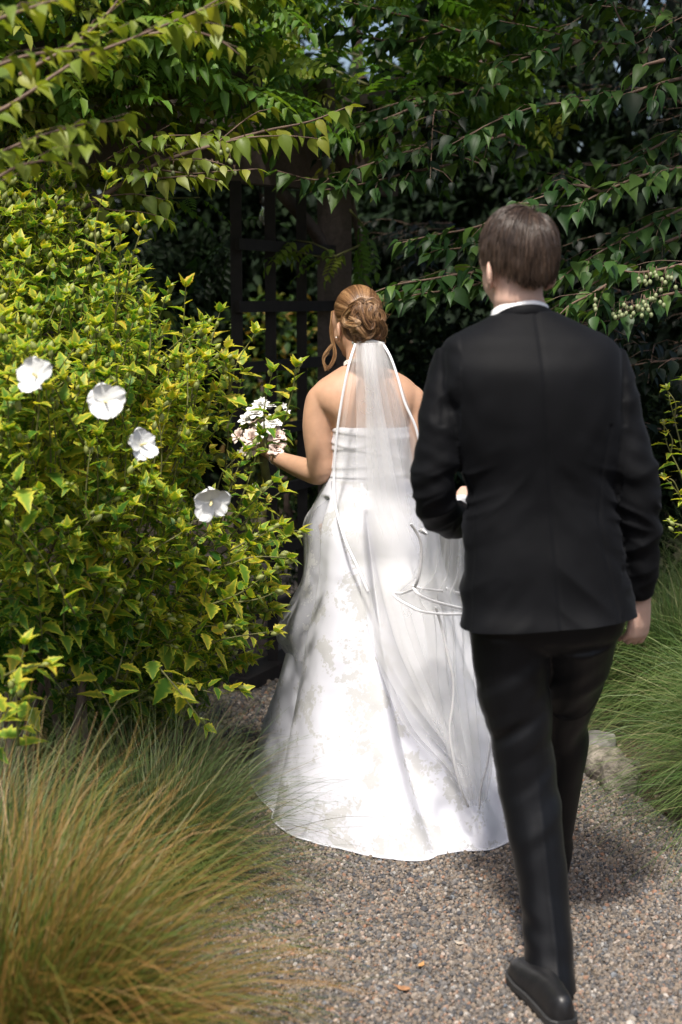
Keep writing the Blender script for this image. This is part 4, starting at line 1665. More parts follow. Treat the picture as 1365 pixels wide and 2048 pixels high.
def prow(rows):
    """rows (y, xl, xr, Y, back, front) in photograph pixels -> loft rings"""
    out = []
    for y, xl, xr, Y, bk, fr in rows:
        a, b_ = P(xl, y, Y), P(xr, y, Y)
        out.append(((a[0] + b_[0]) / 2, Y, a[2], (b_[0] - a[0]) / 2, bk, fr))
    R = np.array(out)
    n = len(R) * 6
    k = np.stack([spline(np.stack([np.arange(len(R)), R[:, c], 0 * R[:, 0]], -1), n)[:, 1] for c in range(6)], -1)
    return k


def limb(sh, rows, n=18, flat=None):
    """rows (x, y, Y, r)"""
    p = np.array([P(x, y, Y) for x, y, Y, r in rows])
    r = np.array([q[3] for q in rows])
    k = len(rows) * 5
    ps = spline(p, k)
    rs = spline(np.stack([np.arange(len(rows)), r, 0 * r], -1), k)[:, 1]
    sh.add(*tube_geo(ps, rs, n))


def strand_geo(sh, paths, rad, tones, taper=True):
    """paths (n, m, 3) -> thin three sided strands"""
    n, m, _ = paths.shape
    tg = unit(np.gradient(paths, axis=1))
    ref = unit(RNG.normal(size=(n, 1, 3)))
    N1 = unit(ref - tg * np.sum(ref * tg, -1, keepdims=True))
    N2 = np.cross(tg, N1)
    r = (np.linspace(1, .35, m) if taper else np.ones(m))[None, :, None] * np.asarray(rad).reshape(-1, 1, 1)
    V = np.stack([paths + r * (N1 * math.cos(a) + N2 * math.sin(a)) for a in (0, 2.094, 4.189)], 2)
    idx = np.arange(n * m * 3).reshape(n, m, 3)
    Q = []
    for k in range(3):
        k2 = (k + 1) % 3
        Q.append(np.stack([idx[:, :-1, k], idx[:, :-1, k2], idx[:, 1:, k2], idx[:, 1:, k]], -1).reshape(-1, 4))
    sh.add(V.reshape(-1, 3), np.vstack(Q), (), tone=np.repeat(tones, m * 3))


def lock(sh, pts, width, n, tone, rad=.0009, m=22, flat=.5, tip=.35, twist=2.):
    c = spline(pts, m)
    tg = unit(np.gradient(c, axis=0))
    view = np.array([0, -1., 0])
    A = unit(np.cross(tg, view) + 1e-5)
    B = np.cross(tg, A)
    a = RNG.uniform(0, 2 * math.pi, n)
    r = np.sqrt(RNG.random(n)) * width
    t = np.linspace(0, 1, m)
    env = np.sin(np.clip(t * 1.1 + .12, 0, 1) * math.pi) ** .5 * (1 - tip) + tip
    aa = a[:, None] + twist * t[None] * 0.6
    pth = c[None] + (np.cos(aa) * r[:, None] * env)[..., None] * A[None] + (np.sin(aa) * r[:, None] * env * flat)[..., None] * B[None]
    ph_ = RNG.uniform(0, 6.28, (n, 1, 3))
    fr_ = RNG.uniform(3, 9, (n, 1, 3))
    pth = pth + RNG.normal(0, .0006, (n, 1, 3)) + width * .13 * np.sin(fr_ * t[None, :, None] + ph_)
    tn = np.clip(tone + RNG.normal(0, .2, n) + .18 * np.sin(a * 3), 0, 1)
    strand_geo(sh, pth, np.full(n, rad), tn)


# ------------------------------------------------------------------ the person in the black suit
def groom():
    root = thing('person', 'person in black suit seen from behind, short brown hair, walking after the bride', 'person', (.45, 3.35, 0), 'people walking on the path')
    HC = P(1036, 517, 3.37)
    HR = rot_z(.40) @ rot_x(-.10)
    TOR = [(622, 996, 1110, 3.36, .072, .06), (640, 966, 1146, 3.35, .086, .08), (658, 930, 1184, 3.34, .097, .085), (676, 902, 1218, 3.33, .106, .09),
           (700, 884, 1238, 3.32, .112, .10), (740, 880, 1243, 3.31, .124, .11), (800, 888, 1245, 3.31, .128, .12), (860, 901, 1243, 3.31, .122, .125),
           (930, 918, 1236, 3.31, .108, .125), (1000, 928, 1232, 3.31, .100, .12), (1050, 930, 1237, 3.31, .104, .12), (1120, 927, 1249, 3.31, .116, .125),
           (1200, 922, 1266, 3.31, .124, .13), (1248, 920, 1277, 3.30, .126, .13), (1300, 919, 1286, 3.30, .126, .13), (1330, 919, 1290, 3.30, .126, .13)]
    RA = [(1200, 716, 3.33, .062), (1216, 770, 3.32, .064), (1240, 860, 3.31, .060), (1268, 950, 3.30, .055), (1281, 1030, 3.31, .050), (1283, 1110, 3.33, .043), (1280, 1188, 3.365, .036)]
    LA = [(922, 716, 3.33, .060), (901, 780, 3.32, .060), (881, 870, 3.30, .056), (868, 945, 3.30, .053), (869, 995, 3.32, .052), (886, 1028, 3.41, .049), (905, 1040, 3.48, .046), (922, 1036, 3.55, .042)]
    wr = P(1284, 1200, 3.37)
    lw = P(925, 1016, 3.60)

    def body(sh):
        add_head(sh, HC, HR, .97)
        sh.add(*tube_geo([HC + np.array([.0, -.01, -.03]), HC + np.array([.0, -.018, -.09]), P(1042, 625, 3.37), P(1046, 690, 3.37)], [.058, .058, .063, .078], 24))
        sh.add(*loft_geo([(a, b_, z, w * .82, d * .8, f * .8) for a, b_, z, w, d, f in prow(TOR[:11])], 32))
        limb(sh, [(x, y, Y, r * .7) for x, y, Y, r in RA])
        limb(sh, [(x, y, Y, r * .7) for x, y, Y, r in LA])
        sh.add(*loft_geo(prow([(1020, 960, 1215, 3.31, .07, .08), (1120, 960, 1225, 3.31, .07, .08), (1230, 975, 1215, 3.32, .06, .07)]), 24))
        limb(sh, [(1025, 1240, 3.325, .06), (1040, 1450, 3.34, .052), (1054, 1560, 3.33, .044), (1080, 1700, 3.27, .042), (1104, 1930, 3.19, .032), (1112, 2000, 3.17, .032)])
        limb(sh, [(1150, 1240, 3.33, .06), (1142, 1350, 3.42, .052), (1120, 1490, 3.6, .044), (1110, 1620, 3.67, .038), (1097, 1790, 3.76, .032)])
        hand_parts(sh, wr, (-.10, .10, -1), (.62, -.78, 0), True, [.7, .82, .92, 1.0], .98, .16)
        hand_parts(sh, lw, (.40, .8, .35), (.1, -.2, .95), True, [1.0, 1.05, 1.1, 1.1], .98)
        ex = P(930, 1010, 3.585)
    shell_part('body', body, .0042, M_SKIN_G, root, 3)

    zc = HC[2]

    # jacket: one cloth shell with sleeves
    def jac(sh):
        sh.add(*loft_geo(prow(TOR), 64, 2.5))
        limb(sh, RA, 26)
        limb(sh, LA, 26)

    hem0, hem1 = P(0, 1120, 3.3)[2], P(0, 1258, 3.3)[2]
    lc = P(868, 975, 3.3)
    rc = P(1275, 990, 3.3)

    def fold(V, N):
        x, y, z = V.T
        d = np.zeros(len(V))
        # long soft diagonal drags from waist outwards, creases at the inside of both elbows
        sx = np.abs(x - .46)
        along, across = sx * .75 - z * .66, sx * .66 + z * .75
        sd_ = np.sign(x - .46) * 5.3
        f1 = vnoise(np.stack([along * 4 + sd_, across * 15 + sd_ * .7, y * 3], -1))
        f2 = vnoise(np.stack([along * 9, across * 34, y * 6 + 3], -1))
        low = np.clip((P(0, 840, 3.3)[2] - z) / .12, 0, 1)
        torso = (x > P(915, 900, 3.3)[0]) & (x < P(1240, 900, 3.3)[0])
        d += np.where(torso, np.clip((np.abs(x - .46) - .01) / .05, 0, 1) * low * (.012 * (.3 - np.abs(f1)) + .0035 * f2), 0)
        d += .0012 * vnoise(V * 24)
        arm = 1 - torso
        f3 = vnoise(np.stack([x * 7 + z * 3, y * 7, z * 17 - x * 9], -1))
        f4 = vnoise(np.stack([x * 16, y * 16, z * 40 + x * 16], -1))
        d += arm * (.012 * (.3 - np.abs(f3)) + .003 * f4)
        for c in (lc, rc):
            r2 = np.sum((V - c) ** 2, 1)
            d += .016 * np.exp(-r2 / .014) * (.3 - np.abs(vnoise(np.stack([x * 9, y * 12, z * 30 + np.sign(c[0] - .44) * x * 14], -1))))
        for c in (P(905, 850, 3.25), P(1235, 850, 3.25)):
            r2 = np.sum((V - c) ** 2, 1)
            d += .006 * np.exp(-r2 / .010) * vnoise(np.stack([x * 12 + 9, y * 9, z * 14 - x * 26 * np.sign(c[0] - .44)], -1))
        # back seam: shallow groove
        xs = np.interp(z, [P(1121, 1250, 3.2)[2], P(1108, 1050, 3.2)[2], P(1094, 850, 3.2)[2], P(1076, 650, 3.25)[2]],
                       [P(1121, 1250, 3.2)[0], P(1108, 1050, 3.2)[0], P(1094, 850, 3.2)[0], P(1076, 650, 3.25)[0]])
        back = N[:, 1] < -.3
        d -= np.where(back, .0026 * np.exp(-((x - xs) / .005) ** 2), 0)
        # side back seams
        for pl in (((905, 850), (925, 930), (948, 1040), (948, 1120), (938, 1270)), ((1225, 850), (1208, 930), (1198, 1040), (1212, 1120), (1240, 1250))):
            q = np.array([P(a, b_, 3.22) for a, b_ in pl])
            xs2 = np.interp(-z, -q[:, 2], q[:, 0])
            d -= np.where(back & torso & (z < q[0, 2]), .0026 * np.exp(-((x - xs2) / .005) ** 2), 0)
        # sleeve head seam
        top = z > P(0, 850, 3.3)[2]
        for xc, zc_ in ((P(884, 740, 3.3)[0], 0), (P(1244, 740, 3.3)[0], 0)):
            d -= np.where(top & back, .004 * np.exp(-((x - xc) / .007) ** 2), 0)
        V = V + N * d[:, None]
        w = np.clip((hem0 - V[:, 2]) / (hem0 - hem1), 0, 1)
        body_part = (V[:, 0] > P(905, 1100, 3.3)[0]) & (V[:, 0] < P(1296, 1200, 3.3)[0]) & (V[:, 2] < P(0, 1225, 3.3)[2])
        return V
    jo = shell_part('jacket', jac, .0046, M_SUIT, root, 8, fold)
    a0, a1 = P(920, 1274, 3.19), P(1280, 1247, 3.19)
    nrm = Vector((a0[2] - a1[2], 0, a1[0] - a0[0])).normalized()
    bm = bmesh.new()
    bm.from_mesh(jo.data)
    bmesh.ops.bisect_plane(bm, geom=bm.verts[:] + bm.edges[:] + bm.faces[:], plane_co=Vector(a0.tolist()), plane_no=nrm, clear_inner=True)
    bm.to_mesh(jo.data)
    bm.free()

    # collars
    def collar(name, mat, c, ra, rb, h, tilt, th, drop, lo=-2.4, hi=2.4):
        a = np.linspace(lo, hi, 40)
        pts = np.stack([c[0] + ra * np.sin(a), c[1] - rb * np.cos(a), c[2] + drop * (np.cos(a) - 1) + tilt * np.sin(a)], -1)
        V = []
        for i in range(len(a)):
            o = unit(np.array([math.sin(a[i]), -math.cos(a[i]), 0]))
            for (q, zz) in ((0, h), (th, h - .002), (th + .006, 0), (.004, 0)):
                V.append(pts[i] + o * q + np.array([0, 0, zz - h]))
        V = np.array(V)
        n = len(a)
        Q = grid_quads(4, n, True)
        Q = np.vstack([Q, [[0, 1, 2, 3], [(n - 1) * 4 + 3, (n - 1) * 4 + 2, (n - 1) * 4 + 1, (n - 1) * 4]]])
        return link(name, make_mesh(name, V, Q), mat, root)
    collar('shirt_collar', M_SHIRT, P(1040, 600, 3.365), .064, .066, .05, .004, .003, .022)
    collar('jacket_collar', M_SUIT, P(1046, 608, 3.36), .070, .073, .036, .004, .003, .034, -2.0, 2.0)

    # shirt cuffs
    for name, pts, r in (('shirt_cuff', [P(1279, 1175, 3.355), P(1277, 1188, 3.36)], .029), ('shirt_cuff', [lw - unit(np.array([.5, .8, 0])) * .03, lw + unit(np.array([.5, .8, 0])) * .008], .034)):
        V, Q, T = tube_geo(pts, [r, r], 20)
        link(name, make_mesh(name, V, [Q, T]), M_SHIRT, root)
    # sleeve buttons
    for k in range(4):
        c = P(1304 - k * .6, 1128 + k * 14, 3.325)
        V, Q, T = ellipsoid_geo(c, (.004, .006, .006), None, 10, 6)
        link('button', make_mesh('button', V, [Q, T]), M_SOLE, root)

    # trousers
    def tro(sh):
        sh.add(*loft_geo(prow([(1180, 945, 1250, 3.32, .09, .10), (1230, 938, 1252, 3.32, .105, .11), (1268, 942, 1238, 3.325, .10, .11), (1298, 972, 1208, 3.33, .06, .07)]), 40))
        limb(sh, [(1022, 1262, 3.325, .097), (1024, 1340, 3.33, .091), (1038, 1450, 3.34, .083), (1054, 1560, 3.33, .073), (1077, 1700, 3.28, .064), (1092, 1830, 3.23, .0605), (1099, 1930, 3.185, .0585), (1103, 1975, 3.16, .0585), (1107, 2012, 3.145, .059)], 26)
        limb(sh, [(1155, 1255, 3.33, .097), (1146, 1340, 3.42, .086), (1118, 1440, 3.55, .074), (1126, 1488, 3.60, .068), (1114, 1600, 3.66, .059), (1106, 1690, 3.71, .052), (1098, 1770, 3.75, .047), (1095, 1805, 3.765, .045)], 26)

    def tfold(V, N):
        x, y, z = V.T
        left = y < 3.42
        xr = x - .44
        al, ac = xr * .80 + z * .60, -xr * .60 + z * .80
        k = np.exp(-((z - P(0, 1500, 3.3)[2]) / .22) ** 2) * left
        d = .0015 * vnoise(V * 18)
        d += k * (.010 * vnoise(np.stack([al * 4, ac * 22, y * 3], -1)) + .004 * vnoise(np.stack([al * 9, ac * 40, y * 5], -1)))
        d += (1 - k) * .003 * vnoise(np.stack([x * 26, y * 20, z * 4], -1))
        k = np.exp(-((z - .13) / .09) ** 2)
        d += .005 * k * vnoise(np.stack([x * 10, y * 10, z * 30 + x * 12], -1))
        # pressed crease down the back of the leg
        xs = np.interp(z, [.1, .5, .85], [P(1112, 1950, 3.15)[0], P(1075, 1620, 3.25)[0], P(1030, 1300, 3.25)[0]])
        d += np.where((N[:, 1] < -.2) & left, .004 * np.clip((.62 - z) / .3, 0, 1) * np.exp(-((x - xs) / .008) ** 2), 0)
        return V + N * d[:, None]
    shell_part('trousers', tro, .0048, M_TROUSER, root, 9, tfold)

    # shoes
    def shoe(heel, yaw, pitch=0.):
        R = rot_z(yaw) @ rot_x(pitch)
        s = np.linspace(0, 1, 26)
        hw = np.interp(s, [0, .03, .1, .25, .5, .7, .85, .95, 1], [.016, .027, .034, .036, .042, .049, .045, .033, .012])
        ht = np.interp(s, [0, .04, .15, .3, .45, .6, .8, .95, 1], [.046, .058, .062, .064, .060, .052, .044, .036, .022])
        cx = np.interp(s, [0, .5, .8, 1], [0, .003, -.002, -.010])
        n = 22
        ang = np.linspace(0, 2 * math.pi, n, endpoint=False)
        V = []
        for i in range(len(s)):
            for a in ang:
                zz = math.sin(a)
                z = .02 + (ht[i] - .0) * (abs(zz) ** .75 if zz > 0 else -.0) + (.006 * zz if zz < 0 else 0)
                wx = hw[i] * math.copysign(abs(math.cos(a)) ** .6, math.cos(a)) * (1 - .22 * max(0, zz) * (1 if s[i] < .45 else .6))
                V.append((cx[i] + wx, s[i] * .275, z))
        V = np.array(V)
        ends = np.array([V[:n].mean(0), V[-n:].mean(0)])
        V = np.vstack([V, ends])
        i = np.arange(n)
        j = (i + 1) % n
        T = np.vstack([np.stack([j, i, np.full(n, 26 * n)], -1), np.stack([25 * n + i, 25 * n + j, np.full(n, 26 * n + 1)], -1)])
        Vw = V @ R.T + heel
        o = link('shoe', make_mesh('shoe', Vw, [grid_quads(n, 26, True), T]), M_SHOE, root)
        S = []
        for z, e in ((0, .002), (.012, .005), (.024, .005), (.026, .001)):
            for k in range(26):
                S.append((cx[k] + hw[k] + e, s[k] * .279 - .003, z))
            for k in range(25, -1, -1):
                S.append((cx[k] - hw[k] - e, s[k] * .279 - .003, z))
        S = np.array(S) @ R.T + heel
        Q = grid_quads(52, 4, True)
        caps = []
        for base in (0, 156):
            for k in range(25):
                caps.append((base + k, base + k + 1, base + 50 - k, base + 51 - k))
        so = link('sole', make_mesh('sole', S, np.vstack([Q, caps]), None, False), M_SOLE, o)
    hl = G(1127, 2068)
    shoe(hl + np.array([0.004, 0, .006]), .24)
    hr = G(1097, 1842)
    shoe(hr + np.array([0, -.06, .004]), -.05)

    # hair
    sh = Shell()
    c = HC + HR @ (np.array([0, -.008, .02]) * .97)
    rad = np.array([.0775, .0985, .0955]) * .97
    def scalp(w, f=1.):
        t = np.clip(w[..., 2], -1, 1)
        hxy = np.linalg.norm(w[..., :2], axis=-1) + 1e-9
        sc_ = np.where(t >= 0, np.sqrt(1 - t * t), 1 - .34 * t * t)
        z = np.where(t >= 0, t * rad[2], t * .122)
        return np.stack([w[..., 0] / hxy * sc_ * rad[0] * f, w[..., 1] / hxy * sc_ * rad[1] * f, z * f], -1)
    V, Q, T = ellipsoid_geo((0, 0, 0), (1, 1, 1), None, 40, 28)
    V = scalp(V) + V * .003
    # shave the cap where there is no hair
    def hairline(L):
        x, y, z = L[:, 0], L[:, 1], L[:, 2]
        back = np.clip((-y) / .06, 0, 1)
        low = -.100 + .076 * np.clip((np.abs(x) - .024) / .052, 0, 1) ** 1.15
        front = .045
        return np.where(y < .0, np.where(back > 0, low, 0), np.where(y < .03, -.02, front))
    n = 13000
    u = unit(RNG.normal(size=(n, 3)))
    L0 = scalp(u)
    keep = L0[:, 2] > hairline(L0) + .040 * RNG.random(n) ** 1.6
    u, L0 = u[keep], L0[keep]
    n = len(u)
    crown = unit(np.array([.22, -.42, .88]))
    m_ = 9
    path = np.zeros((n, m_, 3))
    z0 = L0[:, 2]
    ln = np.interp(z0, [-.1, -.075, -.05, -.02, .03, .09], [.006, .012, .024, .046, .072, .085]) * RNG.uniform(.75, 1.2, n)
    ln = np.minimum(ln, .005 + RNG.uniform(.25, 1.1, n) * np.clip(L0[:, 2] - hairline(L0), 0, 1) * RNG.uniform(.8, 1.2, n))
    lift = np.interp(z0, [-.1, -.06, 0, .06], [.001, .004, .011, .014]) * RNG.uniform(.5, 1.25, n)
    clump = vnoise(u * 7)[:, None] * .35
    cur = u.copy()
    flow = None
    for k in range(m_):
        t = k / (m_ - 1)
        rr = 1 + (lift * (1 - (1 - t) ** 2.2) / .09)[:, None]
        path[:, k] = scalp(cur) * rr
        away = cur - crown
        away = away - cur * np.sum(away * cur, -1, keepdims=True)
        swirl = np.cross(cur, unit(away))
        g = np.array([0, 0, -1.]) - cur * (-cur[:, 2:3])
        dvec = unit(unit(away) + swirl * (.25 + clump) + g * .5)
        cur = unit(cur + dvec * (ln / (m_ - 1) / .088)[:, None])
    path = path + vnoise(path.reshape(-1, 3) * 60).reshape(n, m_, 1) * .0012
    pw = path @ HR.T + c
    tone = np.clip(.45 + .3 * vnoise(u * 9) + RNG.normal(0, .18, n), 0, 1)
    strand_geo(sh, pw, RNG.uniform(.0009, .0014, n), tone)
    # cowlick
    a = np.arange(26) * .24
    k = 26
    st = c + (crown * rad * 1.03) @ HR.T
    pth = st + np.stack([np.outer(RNG.normal(.1, .25, k), np.linspace(0, .035, 6)), np.outer(RNG.normal(0, .3, k), np.linspace(0, .03, 6)), np.outer(RNG.uniform(.3, .6, k), np.sin(np.linspace(0, 2.2, 6)) * .024)], -1)
    strand_geo(sh, pth, np.full(k, .0008), RNG.uniform(.2, .6, k))
    # skull cap under the strands
    Lk = V[:-2]
    Vc = V.copy()
    keepv = np.append(V[:-2, 2] > hairline(V[:-2]) + .036, [False, True])
    Qk = Q[np.all(keepv[Q], 1)]
    Tk = T[np.all(keepv[T], 1)]
    sh.add(Vc @ HR.T + c, Qk, Tk, tone=.1)
    link('hair', sh.mesh('hair'), M_HAIR_G, root)
    return root


groom()


# ------------------------------------------------------------------ the bride
def bride():
    root = thing('person', 'bride in white brocade gown and long veil, brown hair in curled updo', 'person', (.08, 4.5, 0), 'people walking on the path')
    HC = P(715, 640, 4.56)
    HR = rot_z(.52) @ rot_x(-.12)
    S = .90
    TOR = [(732, 684, 768, 4.52, .05, .05), (748, 659, 803, 4.51, .066, .06), (764, 636, 826, 4.505, .076, .072), (785, 622, 840, 4.50, .084, .08), (810, 628, 838, 4.50, .092, .10),
           (840, 656, 824, 4.50, .094, .115), (870, 666, 815, 4.50, .090, .12), (910, 667, 808, 4.50, .084, .10), (950, 663, 806, 4.50, .082, .09), (1000, 650, 820, 4.50, .095, .1), (1050, 640, 835, 4.5, .10, .1)]
    LA = [(652, 792, 4.505, .042), (641, 800, 4.50, .0455), (635, 830, 4.495, .0455), (635, 865, 4.49, .0465), (640, 915, 4.485, .043), (640, 945, 4.49, .040), (610, 938, 4.56, .037), (575, 925, 4.66, .030), (546, 912, 4.74, .0235)]
    RA = [(810, 792, 4.505, .042), (824, 800, 4.50, .0455), (832, 830, 4.50, .045), (836, 865, 4.50, .045), (842, 930, 4.52, .038), (835, 960, 4.56, .035), (790, 945, 4.68, .030), (750, 930, 4.76, .024)]
    lw = P(546, 912, 4.74)
    rw = P(750, 930, 4.76)

    def body(sh):
        add_head(sh, HC, HR, S)
        sh.add(*tube_geo([HC + np.array([0, -.01, -.03]), HC + np.array([.01, -.02, -.085]), P(724, 728, 4.52), P(728, 775, 4.51)], [.050, .047, .049, .07], 24))
        sh.add(*loft_geo(prow(TOR), 40, 2.2))
        limb(sh, LA)
        limb(sh, RA)
        # shoulder blades, deltoids
        for (x, y, r) in ((672, 800, .05), (795, 800, .05)):
            sh.add(*ellipsoid_geo(P(x, y, 4.45), (.034, .016, .055), rot_y(.15 if x < 700 else -.15), 20, 12))
        hand_parts(sh, lw, (-.62, .55, .25), (-.15, -.3, -.95), True, [1.0, 1.0, 1.05, 1.1], .86)
        hand_parts(sh, rw, (-.9, .3, .1), (.1, .9, .3), False, [.5, .5, .5, .5], .86)
        for s in (-1, 1):
            sh.add(*tube_geo([(.08 + s * .08, 4.5, .92), (.08 + s * .075, 4.52, .5), (.08 + s * .07, 4.5, .1), (.08 + s * .07, 4.5, .03)], [.085, .055, .04, .035], 18))
            sh.add(*tube_geo([(.08 + s * .07, 4.46, .035), (.08 + s * .07, 4.56, .04), (.08 + s * .075, 4.66, .02)], [.03, .036, .025], 14))
    shell_part('body', body, .0042, M_SKIN_B, root, 12)

    # ---- bodice
    rows = [(851, 666, 823, 4.50, .098, .12), (858, 665, 822, 4.50, .099, .124), (880, 664, 817, 4.50, .096, .126), (905, 663, 812, 4.50, .091, .11), (930, 660, 810, 4.50, .088, .1), (955, 656, 812, 4.50, .089, .098), (972, 650, 818, 4.50, .094, .1)]
    R = np.array(prow(rows))
    zz = np.linspace(R[0, 2], R[-1, 2], 60)
    Ri = np.stack([np.interp(zz[::-1], R[::-1, 2], R[::-1, k])[::-1] for k in range(6)], -1)
    V, Q, T = loft_geo(Ri, 120, 2.2)
    V = V[:-2]
    x, y, z = V.T
    ang = np.arctan2(y - 4.5, x - .085)
    d = np.zeros(len(V))
    for (z0, sl, wd, am) in ((P(0, 872, 4.4)[2], -.10, .010, .0065), (P(0, 893, 4.4)[2], .16, .009, .006), (P(0, 905, 4.4)[2], -.22, .008, .006), (P(0, 935, 4.4)[2], .08, .010, .0045), (P(0, 957, 4.4)[2], 0.02, .007, .006)):
        zl = z0 + sl * (x - .08)
        q = (z - zl) / wd
        d += am * np.where(q > 0, np.exp(-(q / 1.6) ** 2), np.exp(-(q / .45) ** 2))
    d = d * .55 + .0012 * vnoise(V * 30)
    o = np.stack([x - .085, (y - 4.5) * 1.3, 0 * x], -1)
    V = V + unit(o) * d[:, None]
    link('bodice', make_mesh('bodice', V, Q), M_SATIN, root)
    # lacing buttons are not visible; the waist band
    V, Q, T = loft_geo(prow([(953, 655, 813, 4.50, .0925, .1), (960, 653.5, 814.5, 4.50, .0945, .102), (966, 653, 815, 4.50, .0935, .101)]), 90, 2.2)
    link('waistband', make_mesh('waistband', V[:-2], Q), M_SATIN, root)

    # ---- skirt
    hem = np.array([tuple(G(x, y)[:2]) for x, y in ((503, 1535), (525, 1600), (570, 1668), (680, 1708), (800, 1728), (910, 1722), (1015, 1700))] + [(.62, 4.35), (.66, 4.6), (.6, 4.9), (.35, 5.1), (.05, 5.15), (-.2, 5.1)])
    ch = np.array([.17, 4.62])
    an = np.arctan2(hem[:, 1] - ch[1], hem[:, 0] - ch[0])
    ra = np.linalg.norm(hem - ch, axis=1)
    od = np.argsort(an)
    an, ra = an[od], ra[od]
    an = np.concatenate([an[-2:] - 2 * math.pi, an, an[:2] + 2 * math.pi])
    ra = np.concatenate([ra[-2:], ra, ra[:2]])
    NT, NV = 520, 170
    th = np.linspace(-math.pi, math.pi, NT, endpoint=False)
    rh = np.interp(th, an, ra)
    ker = np.hanning(31)
    ker /= ker.sum()
    rh = np.convolve(np.concatenate([rh[-15:], rh, rh[:15]]), ker, 'valid')
    wc = np.array([.084, 4.5])
    rw_ = .125 * .098 / np.sqrt((.098 * np.cos(th)) ** 2 + (.125 * np.sin(th)) ** 2)
    z_top, z_bot = P(0, 962, 4.42)[2], .008
    v = np.linspace(0, 1, NV)
    f = .86 * v ** .92 + .14 * v ** 2.4
    f = f / f[-1]
    hip = .030 * np.exp(-((v - .14) / .11) ** 2)
    Rr = rw_[None] * (1 - f[:, None]) + rh[None] * f[:, None] + hip[:, None]
    dr = np.zeros((NV, NT))
    TH, VV = np.meshgrid(th, v)

    def wrapd(a):
        return (a + math.pi) % (2 * math.pi) - math.pi

    def valley(t0, t1, left, right, depth, v0, vexp=.7):
        t = t0 + (t1 - t0) * VV
        dl = wrapd(TH - t)
        w = np.where(dl < 0, left, right)
        return -depth * np.clip((VV - v0) / (1 - v0), 0, 1) ** vexp * (1 - .8 * np.clip((VV - .72) / .28, 0, 1) ** 1.3) * np.exp(-np.abs(dl / w) ** 1.6)
    D = math.radians
    dr += valley(D(-97), D(-80), .035, .24, .15, .08, .5)
    dr += valley(D(-150), D(-143), .26, .06, .12, .05, .45)
    dr += valley(D(-60), D(-58), .05, .16, .05, .2)
    dr += valley(D(-30), D(-30), .12, .1, .06, .15)
    dr += valley(D(170), D(168), .12, .12, .05, .15)
    dr += valley(D(130), D(130), .14, .1, .06, .15)
    dr += valley(D(80), D(85), .12, .16, .06, .15)
    dr += valley(D(30), D(30), .14, .1, .06, .15)
    dr += .034 * np.exp(-(wrapd(TH - D(-120)) / .24) ** 2) * np.sin(math.pi * VV)      # full centre panel
    dr += .007 * VV * np.sin(TH * 9 + 2 * VV)
    # dent near the hem on the right of the train, and the centre seam
    dr -= .05 * np.exp(-(wrapd(TH - D(-74)) / .07) ** 2) * np.exp(-((VV - .93) / .06) ** 2)
    dr += .03 * np.exp(-(wrapd(TH - D(-66)) / .06) ** 2) * np.exp(-((VV - .94) / .06) ** 2)
    dr -= .006 * np.exp(-(wrapd(TH - D(-92)) / .012) ** 2) * np.clip((VV - .5) * 3, 0, 1)
    Rr = Rr + dr
    cx = wc[0] * (1 - f) + ch[0] * f
    cy = wc[1] * (1 - f) + ch[1] * f
    X = cx[:, None] + Rr * np.cos(TH)
    Y = cy[:, None] + Rr * np.sin(TH)
    Z = (z_top * (1 - v) + z_bot * v)[:, None] + 0 * X
    Z[-1] = .012
    V = np.stack([X, Y, Z], -1).reshape(-1, 3)
    nz = vnoise(V * np.array([11, 11, 5.])) * .006 + vnoise(V * 28) * .002
    rad = unit(np.stack([np.cos(TH), np.sin(TH), 0 * TH], -1).reshape(-1, 3))
    V = V + rad * (nz * np.clip(VV.ravel() * 4, 0, 1))[:, None]
    V_SKIRT, Q_SKIRT = V, grid_quads(NT, NV, True)
    link('skirt', make_mesh('skirt', V, Q_SKIRT), M_DRESS, root)
    hp = V.reshape(NV, NT, 3)[-1]
    g = tube_geo(np.vstack([hp, hp[:1]])[::2], .0026, 5)
    link('hem', make_mesh('hem', g[0], [g[1], g[2]]), M_SATIN, root)

    # ---- sheer overskirt panel on the left hip
    ys = [962, 1000, 1045, 1100, 1150, 1200, 1245, 1280, 1322]
    bx_ = [668, 664, 656, 648, 640, 632, 626, 620, 606]
    so = [655, 634, 611, 611, 609, 589, 566, 559, 588]
    fx = [690, 690, 690, 690, 685, 680, 670, 660, 640]
    n1, n2 = 60, 36
    yy = np.linspace(0, len(ys) - 1, n1)
    it = lambda a: spline(np.stack([np.arange(len(a)), np.array(a, float), np.zeros(len(a))], -1), n1)[:, 1]
    ya, ba, sa, fa = it(ys), it(bx_), it(so), it(fx)
    s = np.linspace(0, 1, n2)
    V = []
    for i in range(n1):
        t = i / (n1 - 1)
        A = P(ba[i], ya[i], 4.42 - .06 * t)
        B = P(sa[i], ya[i], 4.60 + .03 * t)
        Cc = P(fa[i], ya[i], 4.80 + .05 * t)
        ctrl = 2 * B - .5 * (A + Cc)
        q = ((1 - s) ** 2)[:, None] * A + (2 * s * (1 - s))[:, None] * ctrl + (s ** 2)[:, None] * Cc
        q[:, 0] += .008 * np.sin(s * 22 + t * 3) * t
        q[:, 2] -= .05 * t * t * np.sin(s * math.pi) * 0
        V.append(q)
    V = np.array(V).reshape(-1, 3)
    V[:, 0] += vnoise(V * 16) * .005
    link('overskirt', make_mesh('overskirt', V, grid_quads(n2, n1)), M_ORGANZA, root)

    # ---- veil
    veil = bpy.data.objects.new('veil', None)
    COL.objects.link(veil)
    veil.parent = root

    from mathutils.bvhtree import BVHTree
    bvh = BVHTree.FromPolygons([tuple(v) for v in V_SKIRT], Q_SKIRT.tolist())
    cam_p = Vector((0, 0, CAM_H))

